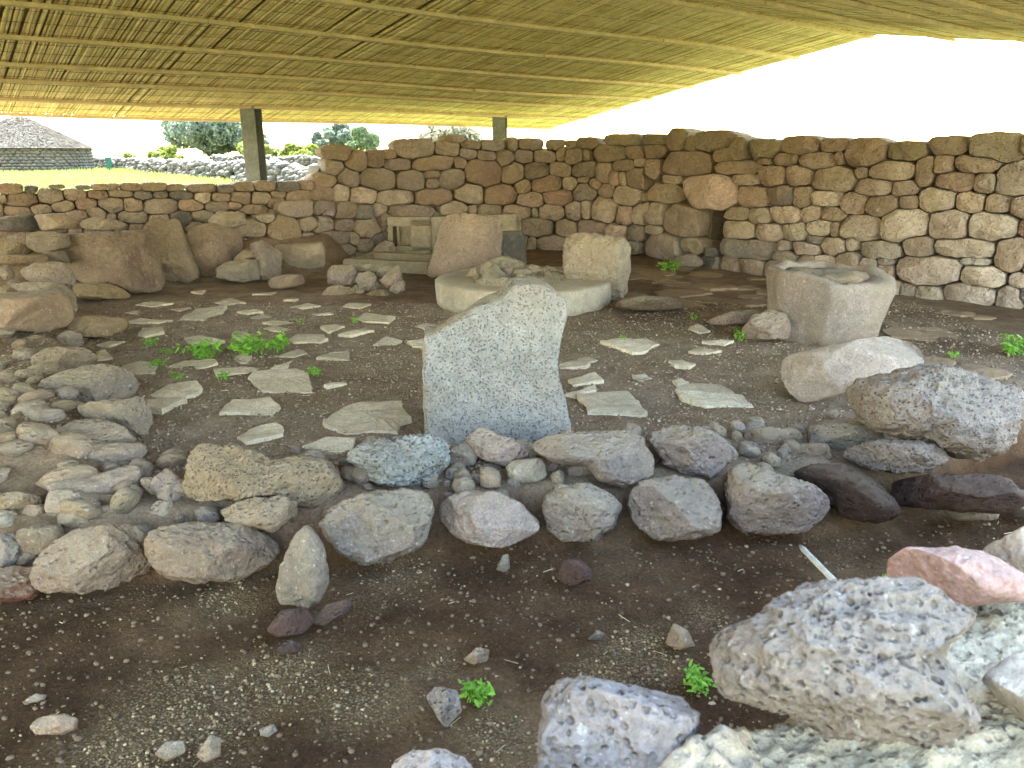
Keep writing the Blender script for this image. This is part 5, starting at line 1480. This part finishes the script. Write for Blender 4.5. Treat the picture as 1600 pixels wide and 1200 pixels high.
loose = [
 ('smooth tan loose stone on the gravel at lower left', [(53,1135),(60,1122),(95,1116),(118,1122),(118,1138),(98,1147),(62,1146)], 'e', 'smooth_stone', 5),
 ('rough grey loose stone standing beside the young weed', [(666,1090),(680,1074),(715,1082),(722,1110),(700,1134),(685,1120),(672,1105)], 'g', 'vesicular', 5),
 ('small tan loose stone above the smooth tan one at left', [(42,1094),(55,1084),(70,1086),(68,1093),(50,1098)], 't', 'basalt', 4),
 ('dark brown clod in front of the upright pointed kerb stone', [(420,985),(440,955),(475,950),(490,970),(475,990),(440,995)], 'k', 'dark_basalt', 4),
 ('dark elongated clod right of the pointed kerb stone', [(487,972),(510,945),(550,935),(545,955),(510,978)], 'k', 'dark_basalt', 4),
 ('dark lump half buried in the gravel below the clods', [(432,1015),(450,1000),(470,1005),(468,1020),(440,1022)], 'k', 'dark_basalt', 4),
 ('tan lump in the gravel at the bottom of the view', [(310,1180),(325,1150),(342,1155),(345,1180),(325,1190)], 'e', 'basalt', 4),
 ('brown lump beside the tan lump at the bottom', [(245,1178),(258,1160),(285,1158),(290,1176),(265,1188)], 'e', 'basalt', 4),
 ('flat tan chip lying on the gravel low in the middle', [(405,1140),(425,1132),(432,1142),(420,1151),(410,1148)], 't', 'basalt', 4),
 ('grey-brown lump right of the gravel patch below the kerb', [(725,1030),(745,1012),(765,1015),(762,1032),(740,1038)], 'e', 'basalt', 4),
 ('brown clod on the dark earth before the pitted round kerb stone', [(870,905),(880,875),(905,872),(925,890),(925,908),(895,915)], 'k', 'dark_basalt', 4),
 ('small grey stone at the foot of the kerb below its pale angular boulder', [(776,890),(785,868),(795,866),(797,888),(788,894)], 'd', 'basalt', 4),
 ('dark chip at the gravel edge near the weed by the mortared wall', [(1040,1005),(1055,975),(1075,985),(1085,1010),(1062,1015)], 'e', 'basalt', 4),
 ('flat dark chip on the earth in the middle of the trench', [(918,1000),(935,985),(945,990),(940,1000)], 'd', 'basalt', 3),
]
for lab, pts, c, mt, lv in loose:
    o = rock('loose_stone', pts, zb=TR, col=c, mat=mt, level=lv, rough=1.2)
    tag(o, lab, 'stone', 'loose stones on the trench floor')
for lab, pts, c in [
 ('small white pebble under the tilted stone block', Z(*ZQ, [(703,425),(712,415),(728,420),(728,432),(710,434)]), (0.6, 0.58, 0.54)),
 ('small grey stone beside the white pebble under the tilted block', Z(*ZQ, [(780,445),(795,425),(820,425),(828,445),(808,470)]), TONE['g'])]:
    o = rock('loose_stone', pts, zb=0.0, col=c, level=3); tag(o, lab, 'stone', 'loose stones on the ruin floor')

# white stick leaning on the near wall
a = G(1250, 853, TR + 0.02); b = np.array(G(1330, 935, TR + 0.20))
V, F = [], []
nj = 10
d = (b - a); d /= np.linalg.norm(d); e1 = np.cross(d, [0, 0, 1]); e1 /= np.linalg.norm(e1); e2 = np.cross(d, e1)
for i in range(nj + 1):
    p = a + (b - a) * i / nj; r = 0.0125 * (1 + 0.05 * math.sin(i * 2.1)) * (0.55 if i in (0,) else 1)
    for j in range(12):
        t = 2 * math.pi * j / 12; V.append(p + r * (math.cos(t) * e1 + math.sin(t) * e2) - a)
for i in range(nj):
    for j in range(12): F.append((i * 12 + j, i * 12 + (j + 1) % 12, (i + 1) * 12 + (j + 1) % 12, (i + 1) * 12 + j))
F.append(tuple(range(12))[::-1]); F.append(tuple(nj * 12 + j for j in range(12)))
tag(obj('white_stick', mesh_py('white_stick', V, F, True), M['pipe'], None, None, tuple(a)), 'white round stick lying in the trench against the near wall', 'stick')

# gravel: loose grains lying thick in patches on the trench, thin elsewhere
def gravel(name, label, n, xr, yr, smin, smax, mat, seed, patchy=True, level=1, cond=None):
    rg = np.random.default_rng(seed)
    x = rg.uniform(*xr, n); y = yr[0] + (yr[1] - yr[0]) * rg.random(n) ** 1.3
    if patchy:
        q = fbm(np.stack([x * 1.4, y * 1.4, x * 0 + 3], 1), 4) * 0.5 + 0.5
        keep = rg.random(n) < sstep(0.30, 0.75, grit(x, y) + 0.5 * q) * 0.95 + 0.03
        x, y = x[keep], y[keep]
    if cond is not None:
        k = cond(x, y); x, y = x[k], y[k]
    n = len(x)
    z = gz(x, y)
    V0, F0 = ico(1)
    V0 = V0[:]; m = len(V0)
    s = smin + (smax - smin) * rg.random(n) ** 3.2
    jit = 1 + 0.35 * (rg.random((n, m, 1)) - 0.5)
    sh = s[:, None, None] * rg.uniform(0.6, 1.2, (n, 1, 3)) * np.array([1, 1, 0.7])
    P = V0[None] * jit * sh
    a = rg.uniform(0, 6.28, n); ca, sa = np.cos(a)[:, None], np.sin(a)[:, None]
    Q = np.stack([P[..., 0] * ca - P[..., 1] * sa, P[..., 0] * sa + P[..., 1] * ca, P[..., 2]], -1)
    Q += np.stack([x, y, z + s * 0.25], -1)[:, None, :]
    Fq = (F0[None] + (np.arange(n) * m)[:, None, None]).reshape(-1, 3)
    o = obj(name, mesh_np(name, Q.reshape(-1, 3), Fq), M[mat])
    tag(o, label, 'gravel', kind='stuff')
infront = lambda x, y: (y < yf(x) + 0.1) & (np.abs(x) < y * 0.85 + 0.15)
inside = lambda x, y: (y > yf(x) + 0.3) & (np.abs(x) < y * 0.8) & (x > xl(y) - 2.5)
for nm, base in (('gravel_grain', 0), ('gravel_dark_grain', 0)): pass
def island_mat(name, stops):
    m, nt, b = new_mat(name)
    g = N(nt, 'ShaderNodeNewGeometry')
    c = ramp(nt, g.outputs['Random Per Island'], stops)
    nt.links.new(c, b.inputs['Base Color']); b.inputs['Roughness'].default_value = 0.95
    return m
M['gravel'] = island_mat('gravel_grain', [(0.0, (0.13, 0.085, 0.045)), (0.4, (0.26, 0.185, 0.105)), (0.85, (0.36, 0.265, 0.15)), (1.0, (0.46, 0.375, 0.24))])
M['gravel_dark'] = island_mat('gravel_dark_grain', [(0.0, (0.09, 0.058, 0.036)), (0.6, (0.17, 0.115, 0.075)), (0.975, (0.17, 0.12, 0.075)), (1.0, (0.34, 0.28, 0.20))])
gravel('gravel', 'pale grit lying in patches on the dark trench earth', 80000, (-2.8, 2.6), (1.1, 3.4), 0.0015, 0.0085, 'gravel', 31, True, cond=infront)
gravel('gravel', 'dark crumbs of earth and chips over the trench', 14000, (-2.8, 2.8), (1.1, 3.5), 0.0022, 0.013, 'gravel_dark', 32, False, cond=infront)
M['gravel_floor'] = island_mat('floor_grain', [(0.0, (0.12, 0.08, 0.052)), (0.5, (0.24, 0.175, 0.125)), (0.95, (0.36, 0.28, 0.21)), (1.0, (0.50, 0.44, 0.35))])
gravel('gravel', 'brown grit over the flagged floor', 60000, (-4.4, 4.2), (3.4, 8.0), 0.003, 0.012, 'gravel_floor', 33, False, cond=inside)
gravel('gravel', 'pale grit patches on the flagged floor', 14000, (-4.2, 4.2), (3.4, 8.5), 0.004, 0.015, 'gravel', 34, True, cond=inside)

# dry stalks and straw fallen from the roof
rg = np.random.default_rng(77)
n = 520
x = rg.uniform(-3.5, 3.8, n); y = 1.4 + 6.5 * rg.random(n)
k = (np.abs(x) < y * 0.72) & ~((y > yf(x) - 0.15) & (y < yf(x) + 0.9)); x, y = x[k], y[k]; n = len(x)
z = gz(x, y) + 0.012; a = rg.uniform(0, 6.28, n); L = rg.uniform(0.006, 0.032, n); t = rg.uniform(-0.15, 0.25, n); w = 0.0016
c_, s_ = np.cos(a), np.sin(a)
p0 = np.stack([x - c_ * L, y - s_ * L, z], 1); p1 = np.stack([x + c_ * L, y + s_ * L, z + t * L], 1)
wd = np.stack([-s_ * w, c_ * w, 0 * s_], 1); up = np.array([0, 0, 0.003])
Q = np.stack([p0 - wd, p0 + wd, p0 + up, p1 - wd, p1 + wd, p1 + up], 1).reshape(-1, 3)
F = np.concatenate([np.array([[0, 1, 4, 3], [1, 2, 5, 4], [2, 0, 3, 5]]) + 6 * i for i in range(n)])
M['stalk'] = island_mat('dry_stalk', [(0.0, (0.22, 0.16, 0.08)), (0.6, (0.42, 0.33, 0.18)), (1.0, (0.62, 0.54, 0.36))])
tag(obj('straw_litter', mesh_np('straw_litter', Q, F), M['stalk']), 'dry straw bits scattered over the earth', 'straw', kind='stuff')
